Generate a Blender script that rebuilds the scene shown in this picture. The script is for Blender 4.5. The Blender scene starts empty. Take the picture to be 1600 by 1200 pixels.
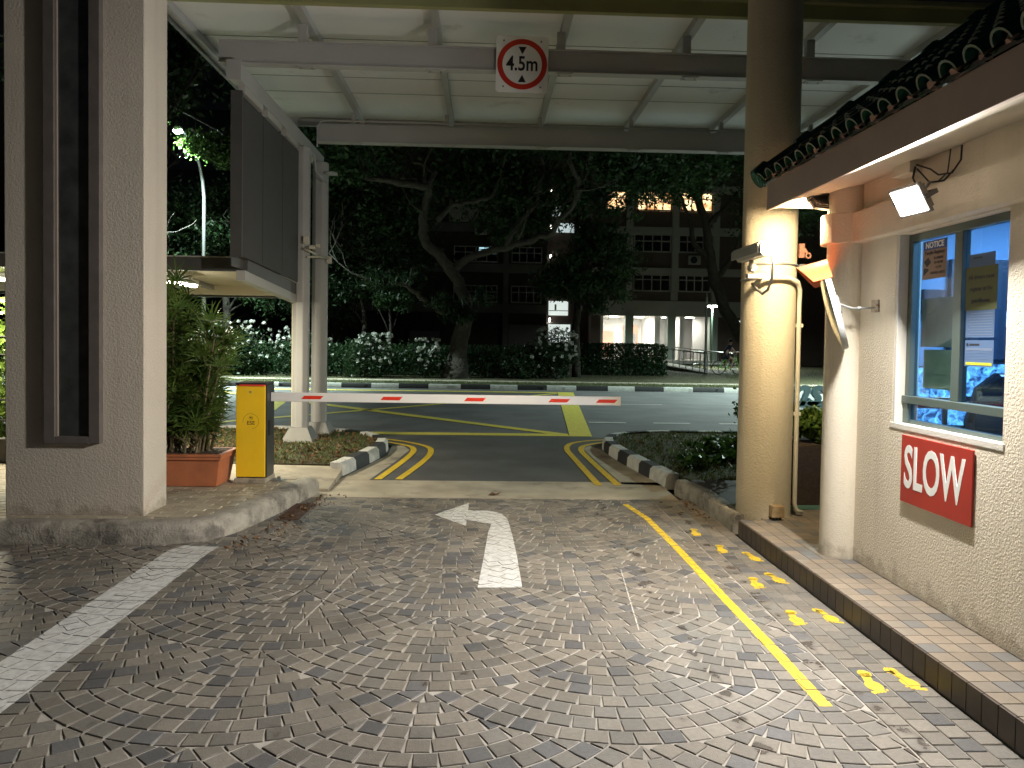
import bpy, bmesh, math, random
import numpy as np
from mathutils import Vector, Matrix, Euler
random.seed(7); rng = np.random.default_rng(11)
PI = math.pi; R = math.radians
sc = bpy.context.scene
C = sc.collection

# ------------------------------------------------------------------ camera
cam_d = bpy.data.cameras.new("camera"); cam = bpy.data.objects.new("camera", cam_d); C.objects.link(cam)
yaw, pitch, roll = R(-2.14), math.atan(34/1150), 0.0157
fw = Vector((math.sin(-yaw)*math.cos(pitch), math.cos(yaw)*math.cos(pitch), -math.sin(pitch)))
rt = fw.cross(Vector((0,0,1))).normalized(); up = rt.cross(fw)
r2 = rt*math.cos(roll) + up*math.sin(roll); u2 = up*math.cos(roll) - rt*math.sin(roll)
m3 = Matrix((r2, u2, -fw)).transposed()
cam.matrix_world = Matrix.Translation((0,0,1.6)) @ m3.to_4x4()
cam_d.sensor_width = 36; cam_d.lens = 36*1150/1600; cam_d.shift_y = -34/1600
cam_d.clip_start = .05; cam_d.clip_end = 600
sc.camera = cam

# ------------------------------------------------------------------ night sky
w = bpy.data.worlds.new("World"); sc.world = w; w.use_nodes = True
wn = w.node_tree.nodes; wl = w.node_tree.links
sky = wn.new('ShaderNodeTexSky'); sky.sky_type = 'NISHITA'; sky.sun_disc = False
sky.sun_elevation = R(-4.5); sky.sun_rotation = R(200)
bg = wn['Background']; wl.new(sky.outputs[0], bg.inputs[0]); bg.inputs[1].default_value = 0.10
sc.view_settings.view_transform = 'Standard'; sc.view_settings.look = 'None'
sc.view_settings.exposure = 1.40; sc.view_settings.gamma = 1

# ------------------------------------------------------------------ materials
def new_mat(name):
    m = bpy.data.materials.new(name); m.use_nodes = True
    return m, m.node_tree.nodes, m.node_tree.links, m.node_tree.nodes['Principled BSDF']
def mat(name, col, rough=.6, metal=0., var=None, bump=None, col2=None, spec=.5, detail=4, stain=None, coat=0):
    m, N, L, P = new_mat(name)
    P.inputs['Roughness'].default_value = rough; P.inputs['Metallic'].default_value = metal
    P.inputs['Specular IOR Level'].default_value = spec; P.inputs['Coat Weight'].default_value = coat
    tc = N.new('ShaderNodeTexCoord')
    c1 = tuple(col)+(1,)
    P.inputs['Base Color'].default_value = c1
    last = None
    if var:
        n = N.new('ShaderNodeTexNoise'); n.inputs['Scale'].default_value = var[0]; n.inputs['Detail'].default_value = detail
        L.new(tc.outputs['Object'], n.inputs['Vector'])
        r = N.new('ShaderNodeValToRGB'); r.color_ramp.elements[0].position = .35; r.color_ramp.elements[1].position = .65
        a = col2 if col2 else tuple(x*(1-var[1]) for x in col)
        r.color_ramp.elements[0].color = tuple(a)+(1,); r.color_ramp.elements[1].color = c1
        L.new(n.outputs['Fac'], r.inputs[0]); last = r.outputs[0]
    if stain:   # (scale, colour, threshold) dirt blotches of their own shape
        n = N.new('ShaderNodeTexNoise'); n.inputs['Scale'].default_value = stain[0]; n.inputs['Detail'].default_value = 8; n.inputs['Roughness'].default_value = .7
        L.new(tc.outputs['Object'], n.inputs['Vector'])
        r = N.new('ShaderNodeValToRGB'); r.color_ramp.elements[0].position = stain[2]; r.color_ramp.elements[1].position = stain[2]+.12
        r.color_ramp.elements[0].color = (0,0,0,1); r.color_ramp.elements[1].color = (1,1,1,1)
        L.new(n.outputs['Fac'], r.inputs[0])
        mx = N.new('ShaderNodeMix'); mx.data_type = 'RGBA'; L.new(r.outputs[0], mx.inputs[0])
        if last: L.new(last, mx.inputs[6])
        else: mx.inputs[6].default_value = c1
        mx.inputs[7].default_value = tuple(stain[1])+(1,); last = mx.outputs[2]
    if last: L.new(last, P.inputs['Base Color'])
    if bump:
        n = N.new('ShaderNodeTexNoise'); n.inputs['Scale'].default_value = bump[0]; n.inputs['Detail'].default_value = bump[2] if len(bump) > 2 else 3
        L.new(tc.outputs['Object'], n.inputs['Vector'])
        b = N.new('ShaderNodeBump'); b.inputs['Distance'].default_value = bump[1]; b.inputs['Strength'].default_value = 1
        L.new(n.outputs['Fac'], b.inputs['Height']); L.new(b.outputs[0], P.inputs['Normal'])
    return m
def emat(name, col, s):
    m, N, L, P = new_mat(name)
    P.inputs['Base Color'].default_value = tuple(col)+(1,)
    P.inputs['Emission Color'].default_value = tuple(col)+(1,); P.inputs['Emission Strength'].default_value = s
    return m
def leafmat(name, a, b, trans=.25, rough=.45, scale=9):
    m, N, L, P = new_mat(name); P.inputs['Roughness'].default_value = rough
    P.inputs['Specular IOR Level'].default_value = .35
    tc = N.new('ShaderNodeTexCoord'); n = N.new('ShaderNodeTexNoise'); n.inputs['Scale'].default_value = scale
    L.new(tc.outputs['Object'], n.inputs['Vector'])
    r = N.new('ShaderNodeValToRGB'); r.color_ramp.elements[0].position = .35; r.color_ramp.elements[1].position = .65
    r.color_ramp.elements[0].color = tuple(a)+(1,); r.color_ramp.elements[1].color = tuple(b)+(1,)
    L.new(n.outputs['Fac'], r.inputs[0]); L.new(r.outputs[0], P.inputs['Base Color'])
    t = N.new('ShaderNodeBsdfTranslucent'); L.new(r.outputs[0], t.inputs[0])
    mx = N.new('ShaderNodeMixShader'); mx.inputs[0].default_value = trans
    L.new(P.outputs[0], mx.inputs[1]); L.new(t.outputs[0], mx.inputs[2]); L.new(mx.outputs[0], N['Material Output'].inputs[0])
    return m
def stucco(name, col, scale=38, dist=.006, stain=None, var=.08):
    m, N, L, P = new_mat(name); P.inputs['Roughness'].default_value = .75; P.inputs['Specular IOR Level'].default_value = .3
    tc = N.new('ShaderNodeTexCoord')
    n = N.new('ShaderNodeTexNoise'); n.inputs['Scale'].default_value = 1.6; n.inputs['Detail'].default_value = 6
    L.new(tc.outputs['Object'], n.inputs['Vector'])
    r = N.new('ShaderNodeValToRGB'); r.color_ramp.elements[0].position = .3; r.color_ramp.elements[1].position = .7
    r.color_ramp.elements[0].color = tuple(c*(1-var) for c in col)+(1,); r.color_ramp.elements[1].color = tuple(col)+(1,)
    L.new(n.outputs['Fac'], r.inputs[0])
    mp = N.new('ShaderNodeMapping'); mp.inputs['Scale'].default_value = (9,9,.7); L.new(tc.outputs['Object'], mp.inputs[0])
    ns = N.new('ShaderNodeTexNoise'); ns.inputs['Scale'].default_value = 1; ns.inputs['Detail'].default_value = 6; L.new(mp.outputs[0], ns.inputs['Vector'])
    ms = N.new('ShaderNodeMapRange'); ms.inputs[1].default_value = .52; ms.inputs[2].default_value = .75; ms.inputs[3].default_value = 0; ms.inputs[4].default_value = .16; L.new(ns.outputs['Fac'], ms.inputs[0])
    nd = N.new('ShaderNodeTexNoise'); nd.inputs['Scale'].default_value = 11; nd.inputs['Detail'].default_value = 7; L.new(tc.outputs['Object'], nd.inputs['Vector'])
    sz = N.new('ShaderNodeSeparateXYZ'); L.new(tc.outputs['Object'], sz.inputs[0])
    mz = N.new('ShaderNodeMapRange'); mz.inputs[1].default_value = 0; mz.inputs[2].default_value = .28; mz.inputs[3].default_value = .52; mz.inputs[4].default_value = -.3; L.new(sz.outputs['Z'], mz.inputs[0])
    ma = N.new('ShaderNodeMath'); ma.operation = 'MULTIPLY_ADD'; ma.inputs[1].default_value = 1.3; L.new(nd.outputs['Fac'], ma.inputs[0]); L.new(mz.outputs[0], ma.inputs[2])
    mb = N.new('ShaderNodeMapRange'); mb.inputs[1].default_value = .85; mb.inputs[2].default_value = 1.15; mb.inputs[3].default_value = 0; mb.inputs[4].default_value = .55; L.new(ma.outputs[0], mb.inputs[0])
    mm = N.new('ShaderNodeMath'); mm.operation = 'MAXIMUM'; L.new(ms.outputs[0], mm.inputs[0]); L.new(mb.outputs[0], mm.inputs[1])
    mc = N.new('ShaderNodeMix'); mc.data_type = 'RGBA'; L.new(mm.outputs[0], mc.inputs[0]); L.new(r.outputs[0], mc.inputs[6]); mc.inputs[7].default_value = tuple(c*k for c,k in zip(col,(.42,.38,.32)))+(1,)
    L.new(mc.outputs[2], P.inputs['Base Color'])
    v = N.new('ShaderNodeTexNoise'); v.inputs['Scale'].default_value = scale; v.inputs['Detail'].default_value = 2.5; v.inputs['Distortion'].default_value = .6
    L.new(tc.outputs['Object'], v.inputs['Vector'])
    b = N.new('ShaderNodeBump'); b.inputs['Distance'].default_value = dist; b.inputs['Strength'].default_value = 1
    L.new(v.outputs['Fac'], b.inputs['Height']); L.new(b.outputs[0], P.inputs['Normal'])
    return m

M = {}
M['wall'] = stucco('cream_stucco', (.74,.67,.54), 85, .0055)
M['wall_fine'] = stucco('fine_cream_stucco', (.70,.64,.52), 90, .004)
M['pillar'] = stucco('pillar_stucco', (.53,.48,.405), 60, .0045)
M['column'] = stucco('column_stucco', (.60,.53,.39), 60, .007)
M['soffit'] = mat('soffit_paint', (.66,.61,.50), .6, var=(3,.1))
M['fascia'] = mat('fascia_paint', (.50,.385,.33), .55, var=(4,.12))
M['tile_green'] = mat('glazed_green', (.018,.095,.062), .22, var=(6,.4), spec=.5)
M['tile_body'] = mat('clay_body', (.50,.24,.15), .8, var=(20,.3))
M['mortar'] = mat('pink_mortar', (.36,.22,.17), .85, var=(30,.3))
M['frame_brown'] = mat('brown_trim', (.12,.105,.095), .6, var=(8,.2), bump=(60,.001))
M['marble'] = mat('dark_marble', (.055,.06,.058), .25, var=(5,.5), detail=10)
M['concrete'] = mat('old_concrete', (.33,.30,.25), .85, var=(7,.35), bump=(90,.004,6), stain=(2.2,(.10,.09,.075),.52), detail=8)
M['kerbstone'] = mat('worn_kerb', (.36,.335,.285), .85, var=(9,.35), bump=(55,.007,6), stain=(3.1,(.12,.11,.095),.50), detail=8)
M['strip'] = mat('concrete_strip', (.40,.355,.27), .8, var=(3,.3), bump=(120,.003,6), stain=(1.4,(.12,.105,.085),.55), detail=8)
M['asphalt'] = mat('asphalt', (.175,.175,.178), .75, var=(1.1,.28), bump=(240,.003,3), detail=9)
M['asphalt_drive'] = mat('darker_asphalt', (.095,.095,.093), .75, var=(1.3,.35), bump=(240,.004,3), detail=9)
M['white_paint'] = mat('white_road_paint', (.62,.62,.60), .65, var=(22,.25), stain=(17,(.24,.22,.19),.565), detail=7)
M['yellow_paint'] = mat('yellow_road_paint', (.72,.50,.03), .6, var=(20,.25), stain=(19,(.26,.20,.08),.575))
M['yellow_road'] = mat('road_yellow', (.80,.68,.11), .7, var=(12,.2))
M['kerb_black'] = mat('kerb_black', (.025,.025,.027), .7, var=(12,.3), stain=(9,(.10,.095,.08),.62), bump=(60,.004,5))
M['kerb_white'] = mat('kerb_white', (.60,.60,.56), .75, var=(12,.2), stain=(8,(.20,.17,.13),.60), bump=(60,.004,5))
M['steel'] = mat('canopy_paint', (.40,.40,.39), .42, var=(2,.08), spec=.4)
M['steel_dark'] = mat('dark_flare', (.20,.20,.19), .5, var=(6,.2))
M['shroud'] = mat('shroud_grey', (.18,.18,.165), .5, var=(6,.2))
M['ceiling'] = mat('canopy_sheet', (.78,.78,.77), .5, var=(.9,.08), stain=(1.3,(.52,.50,.46),.60))
M['fascia_green'] = mat('canopy_fascia', (.30,.31,.14), .5, var=(3,.1))
M['dark_metal'] = mat('dark_grey_metal', (.085,.082,.078), .42, var=(3,.15))
M['lamp_metal'] = mat('lamp_housing', (.22,.20,.18), .4, metal=.2)
M['panel'] = mat('board_grey', (.06,.058,.056), .6, var=(4,.12))
M['shelter_ceiling'] = mat('shelter_ceiling', (.62,.57,.44), .6)
M['light_metal'] = mat('light_grey_metal', (.42,.41,.38), .4)
M['white'] = mat('white_plastic', (.78,.78,.76), .4)
M['red'] = mat('red_reflective', (.75,.045,.02), .35)
M['sign_red'] = mat('sign_red', (.42,.035,.022), .42, var=(3,.12))
M['sign_white'] = mat('sign_white', (.86,.87,.84), .4)
M['black'] = mat('black_plastic', (.012,.012,.013), .4)
M['terracotta'] = mat('terracotta', (.50,.17,.075), .65, var=(5,.25), bump=(50,.001), stain=(6,(.30,.17,.11),.60))
M['cab_yellow'] = mat('cabinet_yellow', (.95,.60,.016), .38, coat=.2, var=(3,.10), stain=(13,(.55,.36,.06),.70))
M['cab_dark'] = mat('cabinet_dark', (.022,.024,.027), .35)
M['logo'] = mat('logo_ink', (.10,.07,.015), .4)
M['alu'] = mat('window_aluminium', (.11,.145,.13), .38, metal=.3)
M['pipe'] = mat('white_conduit', (.60,.56,.45), .45)
M['orange'] = mat('orange_hood', (.65,.14,.045), .4)
M['galv'] = mat('galvanised', (.35,.36,.36), .4, metal=.7)
M['bark'] = mat('bark', (.062,.054,.042), .9, var=(6,.4), bump=(9,.05,6))
M['bark_dark'] = mat('dark_bark', (.05,.042,.034), .9, var=(6,.4), bump=(9,.05,6))
M['leaf'] = leafmat('leaf_dark', (.014,.036,.012), (.038,.085,.026), scale=3)
M['leaf_bush'] = leafmat('leaf_bush', (.008,.021,.008), (.024,.052,.016), scale=3)
M['leaf_hedge'] = leafmat('leaf_hedge', (.012,.035,.012), (.03,.07,.022), scale=7)
M['leaf_lime'] = leafmat('leaf_lime', (.07,.13,.02), (.16,.24,.04), scale=6)
M['leaf_cover'] = leafmat('leaf_cover', (.03,.07,.015), (.08,.15,.03), scale=6)
M['palm'] = leafmat('palm_leaf', (.05,.10,.022), (.13,.20,.045), trans=.35, rough=.32, scale=5)
M['cane'] = mat('cane', (.15,.12,.06), .7, var=(20,.4))
M['soil'] = mat('soil', (.085,.055,.033), .95, var=(12,.5), bump=(40,.02,6))
M['grass_ground'] = mat('verge_ground', (.07,.075,.03), .95, var=(5,.4), bump=(30,.03,6), col2=(.05,.038,.02))
M['grass'] = leafmat('grass_blades', (.05,.08,.02), (.12,.15,.04), scale=4)
M['dry'] = leafmat('dry_leaves', (.10,.055,.025), (.20,.11,.05), scale=30, rough=.7, trans=.1)
M['petal'] = leafmat('white_petals', (.42,.44,.40), (.58,.58,.54), trans=.3)
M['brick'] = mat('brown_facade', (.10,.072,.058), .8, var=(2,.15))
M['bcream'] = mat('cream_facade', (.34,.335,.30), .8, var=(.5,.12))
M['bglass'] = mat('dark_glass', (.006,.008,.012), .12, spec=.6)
M['bcream_dim'] = mat('dim_cream_facade', (.15,.145,.13), .85, var=(.5,.2))  # darker copy of the cream facade: the left block's dimness is in the colour
M['bwhite'] = mat('white_interior', (.55,.55,.53), .7)
M['bgreen'] = mat('sage_column', (.30,.36,.31), .8)
M['lit_warm'] = emat('lit_window_warm', (1,.66,.30), 1.5)
M['lit_blue'] = emat('lit_window_blue', (.45,.75,.85), .55)
M['lit_cool'] = emat('lit_opening_cool', (.80,.90,.85), .32)
M['planter_brown'] = mat('brown_granite', (.055,.040,.030), .25, var=(40,.3))
M['teal'] = mat('teal_rail', (.10,.22,.17), .4)
M['letter_blue'] = mat('blue_letters', (.14,.33,.50), .4)

# ------------------------------------------------------------------ mesh helpers
def wloc(o):
    v = Vector((0,0,0))
    while o is not None: v += o.location; o = o.parent
    return v
def tag(o, label=None, cat=None, group=None, kind=None):
    if label: o['label'] = label
    if cat: o['category'] = cat
    if group: o['group'] = group
    if kind: o['kind'] = kind
    return o
def empty(name, loc, label, cat, group=None):
    o = bpy.data.objects.new(name, None); C.objects.link(o); o.location = loc
    o.empty_display_size = .1
    return tag(o, label, cat, group)
class MB:
    def __init__(s): s.v = []; s.f = []; s.mi = []; s.cur = 0
    def add(s, vs, fs):
        b = len(s.v); s.v += [tuple(v) for v in vs]
        for f in fs: s.f.append(tuple(b+i for i in f)); s.mi.append(s.cur)
        return s
    def box(s, x0, x1, y0, y1, z0, z1):
        vs = [(x,y,z) for x in (x0,x1) for y in (y0,y1) for z in (z0,z1)]
        return s.add(vs, [(0,1,3,2),(4,6,7,5),(0,4,5,1),(2,3,7,6),(0,2,6,4),(1,5,7,3)])
    def hexa(s, bot, top):
        return s.add(list(bot)+list(top), [(3,2,1,0),(4,5,6,7),(0,1,5,4),(1,2,6,5),(2,3,7,6),(3,0,4,7)])
    def prism(s, pts, axis, a, b):      # extrude a 2D outline along an axis
        def P(p, t):
            return (t,p[0],p[1]) if axis == 'x' else (p[0],t,p[1]) if axis == 'y' else (p[0],p[1],t)
        n = len(pts)
        return s.add([P(p,a) for p in pts]+[P(p,b) for p in pts],
                     [tuple(range(n))[::-1], tuple(range(n,2*n))]+[(i,(i+1)%n,n+(i+1)%n,n+i) for i in range(n)])
    def tube(s, pts, r, n=10, cap=True, phase=0):
        pts = [Vector(p) for p in pts]; rs = r if isinstance(r, (list,tuple)) else [r]*len(pts)
        base = len(s.v); ref = None
        for i,p in enumerate(pts):
            d = (pts[min(i+1,len(pts)-1)]-pts[max(i-1,0)]).normalized()
            if ref is None: ref = d.orthogonal().normalized() if abs(d.z) < .99 else Vector((1,0,0))
            u = (ref - d*ref.dot(d)).normalized(); ref = u; v = d.cross(u)
            for k in range(n):
                a = 2*PI*k/n+phase; s.v.append(tuple(p + (u*math.cos(a)+v*math.sin(a))*rs[i]))
        for i in range(len(pts)-1):
            for k in range(n):
                a = base+i*n+k; b = base+i*n+(k+1)%n
                s.f.append((a,b,b+n,a+n)); s.mi.append(s.cur)
        if cap:
            s.f.append(tuple(base+k for k in range(n))[::-1]); s.mi.append(s.cur)
            e = base+(len(pts)-1)*n; s.f.append(tuple(e+k for k in range(n))); s.mi.append(s.cur)
        return s
    def lathe(s, prof, c, n=24):        # prof: (r, z) list, about vertical axis at c
        base = len(s.v)
        for r_,z in prof:
            for k in range(n):
                a = 2*PI*k/n; s.v.append((c[0]+r_*math.cos(a), c[1]+r_*math.sin(a), c[2]+z))
        for i in range(len(prof)-1):
            for k in range(n):
                a = base+i*n+k; b = base+i*n+(k+1)%n
                s.f.append((a,b,b+n,a+n)); s.mi.append(s.cur)
        s.f.append(tuple(base+k for k in range(n))[::-1]); s.mi.append(s.cur)
        e = base+(len(prof)-1)*n; s.f.append(tuple(e+k for k in range(n))); s.mi.append(s.cur)
        return s
    def xf(s, mtx, start=0):
        for i in range(start, len(s.v)): s.v[i] = tuple(mtx @ Vector(s.v[i]))
        return s
    def build(s, name, m, parent=None, loc=(0,0,0), bevel=0, smooth=False, seg=2):
        me = bpy.data.meshes.new(name)
        o0 = wloc(parent) if parent else Vector(loc)
        me.from_pydata([(v[0]-o0.x, v[1]-o0.y, v[2]-o0.z) for v in s.v], [], s.f)
        for mm in (m if isinstance(m, (list,tuple)) else [m]): me.materials.append(mm)
        if isinstance(m, (list,tuple)): me.polygons.foreach_set('material_index', s.mi)
        bm = bmesh.new(); bm.from_mesh(me); bmesh.ops.recalc_face_normals(bm, faces=bm.faces); bm.to_mesh(me); bm.free()
        if smooth: me.shade_smooth() if smooth is True else me.set_sharp_from_angle(angle=smooth)
        if smooth is not True and smooth:
            me.polygons.foreach_set('use_smooth', [True]*len(me.polygons))
        o = bpy.data.objects.new(name, me); C.objects.link(o)
        if parent: o.parent = parent
        else: o.location = loc
        if bevel:
            b = o.modifiers.new('bevel', 'BEVEL'); b.width = bevel; b.segments = seg; b.limit_method = 'ANGLE'; b.angle_limit = R(40)
        return o
def np_mesh(name, V, F4, m, parent=None, smooth=False):
    me = bpy.data.meshes.new(name); n = len(V); f = len(F4); k = F4.shape[1]
    o0 = wloc(parent) if parent else Vector((0,0,0)); V = V-np.array(o0)
    me.vertices.add(n); me.vertices.foreach_set('co', V.astype(np.float32).ravel())
    me.loops.add(f*k); me.loops.foreach_set('vertex_index', F4.astype(np.int32).ravel())
    me.polygons.add(f); me.polygons.foreach_set('loop_start', np.arange(f, dtype=np.int32)*k)
    me.update(calc_edges=True); me.validate(); me.materials.append(m)
    if smooth: me.polygons.foreach_set('use_smooth', [True]*f)
    o = bpy.data.objects.new(name, me); C.objects.link(o)
    if parent: o.parent = parent
    return o
def leaves(name, P, size, m, parent=None, aspect=.45, hang=0.):
    n = len(P); d = rng.normal(size=(n,3)); d[:,2] -= hang; d /= np.linalg.norm(d,axis=1)[:,None]
    e = rng.normal(size=(n,3)); e -= (e*d).sum(1)[:,None]*d; e /= np.linalg.norm(e,axis=1)[:,None]
    nn = np.cross(d, e)
    L = size*(.6+.8*rng.random(n))[:,None]; W = L*aspect
    V = np.stack([P-d*L*.5, P+e*W*.5+nn*W*.12, P+d*L*.5, P-e*W*.5+nn*W*.12], 1).reshape(-1,3)
    return np_mesh(name, V, np.arange(4*n).reshape(-1,4), m, parent)
def clumps(ells, nclump, per, cr, shell=.5):
    out = []
    for (cx,cy,cz,rx,ry,rz,wt) in ells:
        k = max(1, int(nclump*wt)); d = rng.normal(size=(k,3)); d /= np.linalg.norm(d,axis=1)[:,None]
        r_ = (shell+(1-shell)*rng.random(k))[:,None]
        c = d*r_*np.array([rx,ry,rz])+np.array([cx,cy,cz])
        sz = cr*(.5+rng.random(k))
        p = c[:,None,:]+rng.normal(size=(k,per,3))*sz[:,None,None]*np.array([1,1,.55])
        out.append(p.reshape(-1,3))
    return np.concatenate(out)
def copy_tree(o, parent=None):
    c = o.copy(); C.objects.link(c); c.parent = parent
    for ch in list(o.children): copy_tree(ch, c)
    return c
def text(name, body, size, mtx, m, parent=None, loc=None, ext=.0006, bold=0., sx=1., align='CENTER', shear=0., space=1.):
    cu = bpy.data.curves.new(name, 'FONT'); cu.body = body; cu.size = size; cu.align_x = align; cu.align_y = 'CENTER'
    cu.extrude = ext; cu.offset = bold; cu.shear = shear; cu.resolution_u = 4; cu.space_character = space
    t = bpy.data.objects.new('t', cu); C.objects.link(t)
    dg = bpy.context.evaluated_depsgraph_get(); me = bpy.data.meshes.new_from_object(t.evaluated_get(dg))
    bpy.data.objects.remove(t); bpy.data.curves.remove(cu)
    o0 = wloc(parent) if parent else Vector(loc or mtx.translation)
    me.transform(Matrix.Translation(-o0) @ mtx @ Matrix.Diagonal((sx,1,1,1)))
    me.materials.clear(); me.materials.append(m); me.name = name
    o = bpy.data.objects.new(name, me); C.objects.link(o)
    if parent: o.parent = parent
    else: o.location = o0
    return o
def facing_cam(x, y, z, rot=0):   # text plane facing -Y
    return Matrix.Translation((x,y,z)) @ Matrix.Rotation(rot,4,'Y') @ Matrix.Rotation(PI/2,4,'X')
def facing_left(x, y, z):         # text plane facing -X, reading toward -Y
    return Matrix.Translation((x,y,z)) @ Matrix.Rotation(-PI/2,4,'Z') @ Matrix.Rotation(PI/2,4,'X')
def area(name, loc, direction, sx, sy, power, col, parent=None, spread=PI):
    l = bpy.data.lights.new(name, 'AREA'); l.shape = 'RECTANGLE'; l.size = sx; l.size_y = sy; l.energy = power; l.color = col; l.spread = spread
    o = bpy.data.objects.new(name, l); C.objects.link(o)
    o.rotation_euler = Vector(direction).to_track_quat('-Z','Y').to_euler()
    o.location = Vector(loc)-(wloc(parent) if parent else Vector((0,0,0)))
    if parent: o.parent = parent
    return o
def point(name, loc, r_, power, col, parent=None):
    l = bpy.data.lights.new(name, 'POINT'); l.energy = power; l.color = col; l.shadow_soft_size = r_
    o = bpy.data.objects.new(name, l); C.objects.link(o); o.location = Vector(loc)-(wloc(parent) if parent else Vector((0,0,0)))
    if parent: o.parent = parent
    return o

# ================================================================== THE GROUND
b = MB(); b.box(-150,150,-30,300,-.30,-.12); tag(b.build('ground', M['grass_ground']), kind='structure')
# road and the driveway mouth
b = MB(); b.add([(-90,12.2,-.004),(90,12.2,-.004),(90,23.85,-.004),(-90,23.85,-.004)], [(0,1,2,3)])
tag(b.build('road', M['asphalt']), kind='structure')
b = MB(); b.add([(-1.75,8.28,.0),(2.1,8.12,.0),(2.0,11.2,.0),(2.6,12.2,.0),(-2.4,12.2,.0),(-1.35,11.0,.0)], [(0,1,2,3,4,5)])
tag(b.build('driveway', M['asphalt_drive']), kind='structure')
b = MB(); b.box(-1.75,2.0,7.40,8.30,-.1,.003); b.hexa([(-3.9,7.665,-.1),(-1.60,7.665,-.1),(-1.64,8.719,-.1),(-3.9,8.719,-.1)],[(-3.9,7.665,.135),(-1.60,7.665,.03),(-1.64,8.719,.085),(-3.9,8.719,.112)])
tag(b.build('concrete_apron', M['strip']), kind='structure')
b = MB(); b.add([(-1.62,8.31,.003),(-1.28,8.31,.003),(-1.13,9.7,.003),(-1.06,10.6,.003),(-1.2,11.05,.003),(-1.36,11.0,.003),(-1.31,10.1,.003)], [(0,1,2,3,4,5,6)])
b.add([(1.57,8.19,.003),(2.02,8.13,.003),(1.82,9.6,.003),(1.74,10.8,.003),(1.62,11.2,.003),(1.49,10.9,.003),(1.51,9.9,.003)], [(0,1,2,3,4,5,6)])
tag(b.build('gutter_strip', M['strip']), kind='structure')
b = MB(); b.box(-30,30,26.4,27.9,-.12,.075)
tag(b.build('far_footpath', M['strip']), kind='structure')

# ---- polygon clipping used for setts and for the paint that lies on them
def clip_half(poly, p, n):    # keep side where (x-p).n >= 0
    out = []
    for i in range(len(poly)):
        a, c = poly[i], poly[(i+1)%len(poly)]
        da = (a[0]-p[0])*n[0]+(a[1]-p[1])*n[1]; dc = (c[0]-p[0])*n[0]+(c[1]-p[1])*n[1]
        if da >= 0: out.append(a)
        if (da >= 0) != (dc >= 0):
            t = da/(da-dc); out.append((a[0]+t*(c[0]-a[0]), a[1]+t*(c[1]-a[1])))
    return out
def area2(p): return .5*abs(sum(p[i][0]*p[(i+1)%len(p)][1]-p[(i+1)%len(p)][0]*p[i][1] for i in range(len(p))))
def cen(p): return (sum(q[0] for q in p)/len(p), sum(q[1] for q in p)/len(p))
def ccw(p):
    s_ = sum(p[i][0]*p[(i+1)%len(p)][1]-p[(i+1)%len(p)][0]*p[i][1] for i in range(len(p)))
    return p if s_ > 0 else p[::-1]
def clip_convex(poly, cl):
    cl = ccw(cl)
    for i in range(len(cl)):
        a, c = cl[i], cl[(i+1)%len(cl)]
        poly = clip_half(poly, a, (-(c[1]-a[1]), c[0]-a[0]))
        if len(poly) < 3: return []
    return poly
def inset(poly, d):
    poly = ccw(poly); out = poly
    for i in range(len(poly)):
        a, c = poly[i], poly[(i+1)%len(poly)]; l = math.hypot(c[0]-a[0], c[1]-a[1])
        if l < 1e-6: continue
        n = (-(c[1]-a[1])/l, (c[0]-a[0])/l)
        out = clip_half(out, (a[0]+n[0]*d, a[1]+n[1]*d), n)
        if len(out) < 3: return []
    return out
def resample(path, step):
    out = [path[0]]
    for i in range(len(path)-1):
        a, c = Vector(path[i]), Vector(path[i+1]); l = (c-a).length; k = max(1,int(round(l/step)))
        for q in range(1,k+1): out.append(tuple(a+(c-a)*q/k))
    return out
XC, DX, RR, PY = -.24, .885, 1.095, .9
setts = []      # (poly, colour)
def sett_col():
    t = random.random(); k = random.uniform(.82,1.18)
    if t < .50: c = (.186,.167,.138)
    elif t < .86: c = (.150,.139,.120)
    else: c = (.104,.102,.100)
    return tuple(x*k for x in c)
for ci in range(-8, 4):
    xc = XC+DX*ci
    for j in range(-4, 7):
        yb = 3.315+PY*j+(PY/2 if ci % 2 else 0); cy = yb+RR
        discs = [(xc-DX, cy+PY/2), (xc+DX, cy+PY/2), (xc, cy+PY)]
        for k in range(10):
            ro = RR-.1*k-.0045; ri = ro-.0905
            if ri < .02: continue
            rm = (ro+ri)/2; n = max(1, int(round(2*rm*1.0/.103))); off = random.random()
            for q in range(-n, n+1):
                a0 = (q-.5+off*.6)*.103/rm; a1 = a0+.103/rm; am = (a0+a1)/2
                if abs(am) > 1.05: continue
                g = .0021/rm; a0 += g; a1 -= g
                # setts are rectangles, so their joints open toward the outer arc
                hw = math.tan((a1-a0)/2)*rm
                def P(rr, s_): 
                    return (xc+math.sin(am)*rr+math.cos(am)*s_, cy-math.cos(am)*rr+math.sin(am)*s_)
                j_ = random.uniform(-.0025,.0025)
                poly = [P(ri,-hw*.97+j_), P(ri,hw*.97+j_), P(ro,hw*.97), P(ro,-hw*.97)]
                if k == 0 or True:
                    for dc in discs:
                        c0 = cen(poly); dx, dy = c0[0]-dc[0], c0[1]-dc[1]; l = math.hypot(dx,dy)
                        nx, ny = dx/l, dy/l
                        if l < RR+.2: poly = clip_half(poly, (dc[0]+nx*(RR+.003), dc[1]+ny*(RR+.003)), (nx,ny))
                        if len(poly) < 3: break
                if len(poly) < 3 or area2(poly) < .0011: continue
                poly = clip_convex(poly, [(-6.6,.9),(1.716,.9),(1.716,7.395),(-6.6,7.395)])
                if len(poly) < 3 or area2(poly) < .0008: continue
                setts.append((ccw(poly), sett_col()))
xs = [1.722,1.822,1.922,2.022,2.125]
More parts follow.
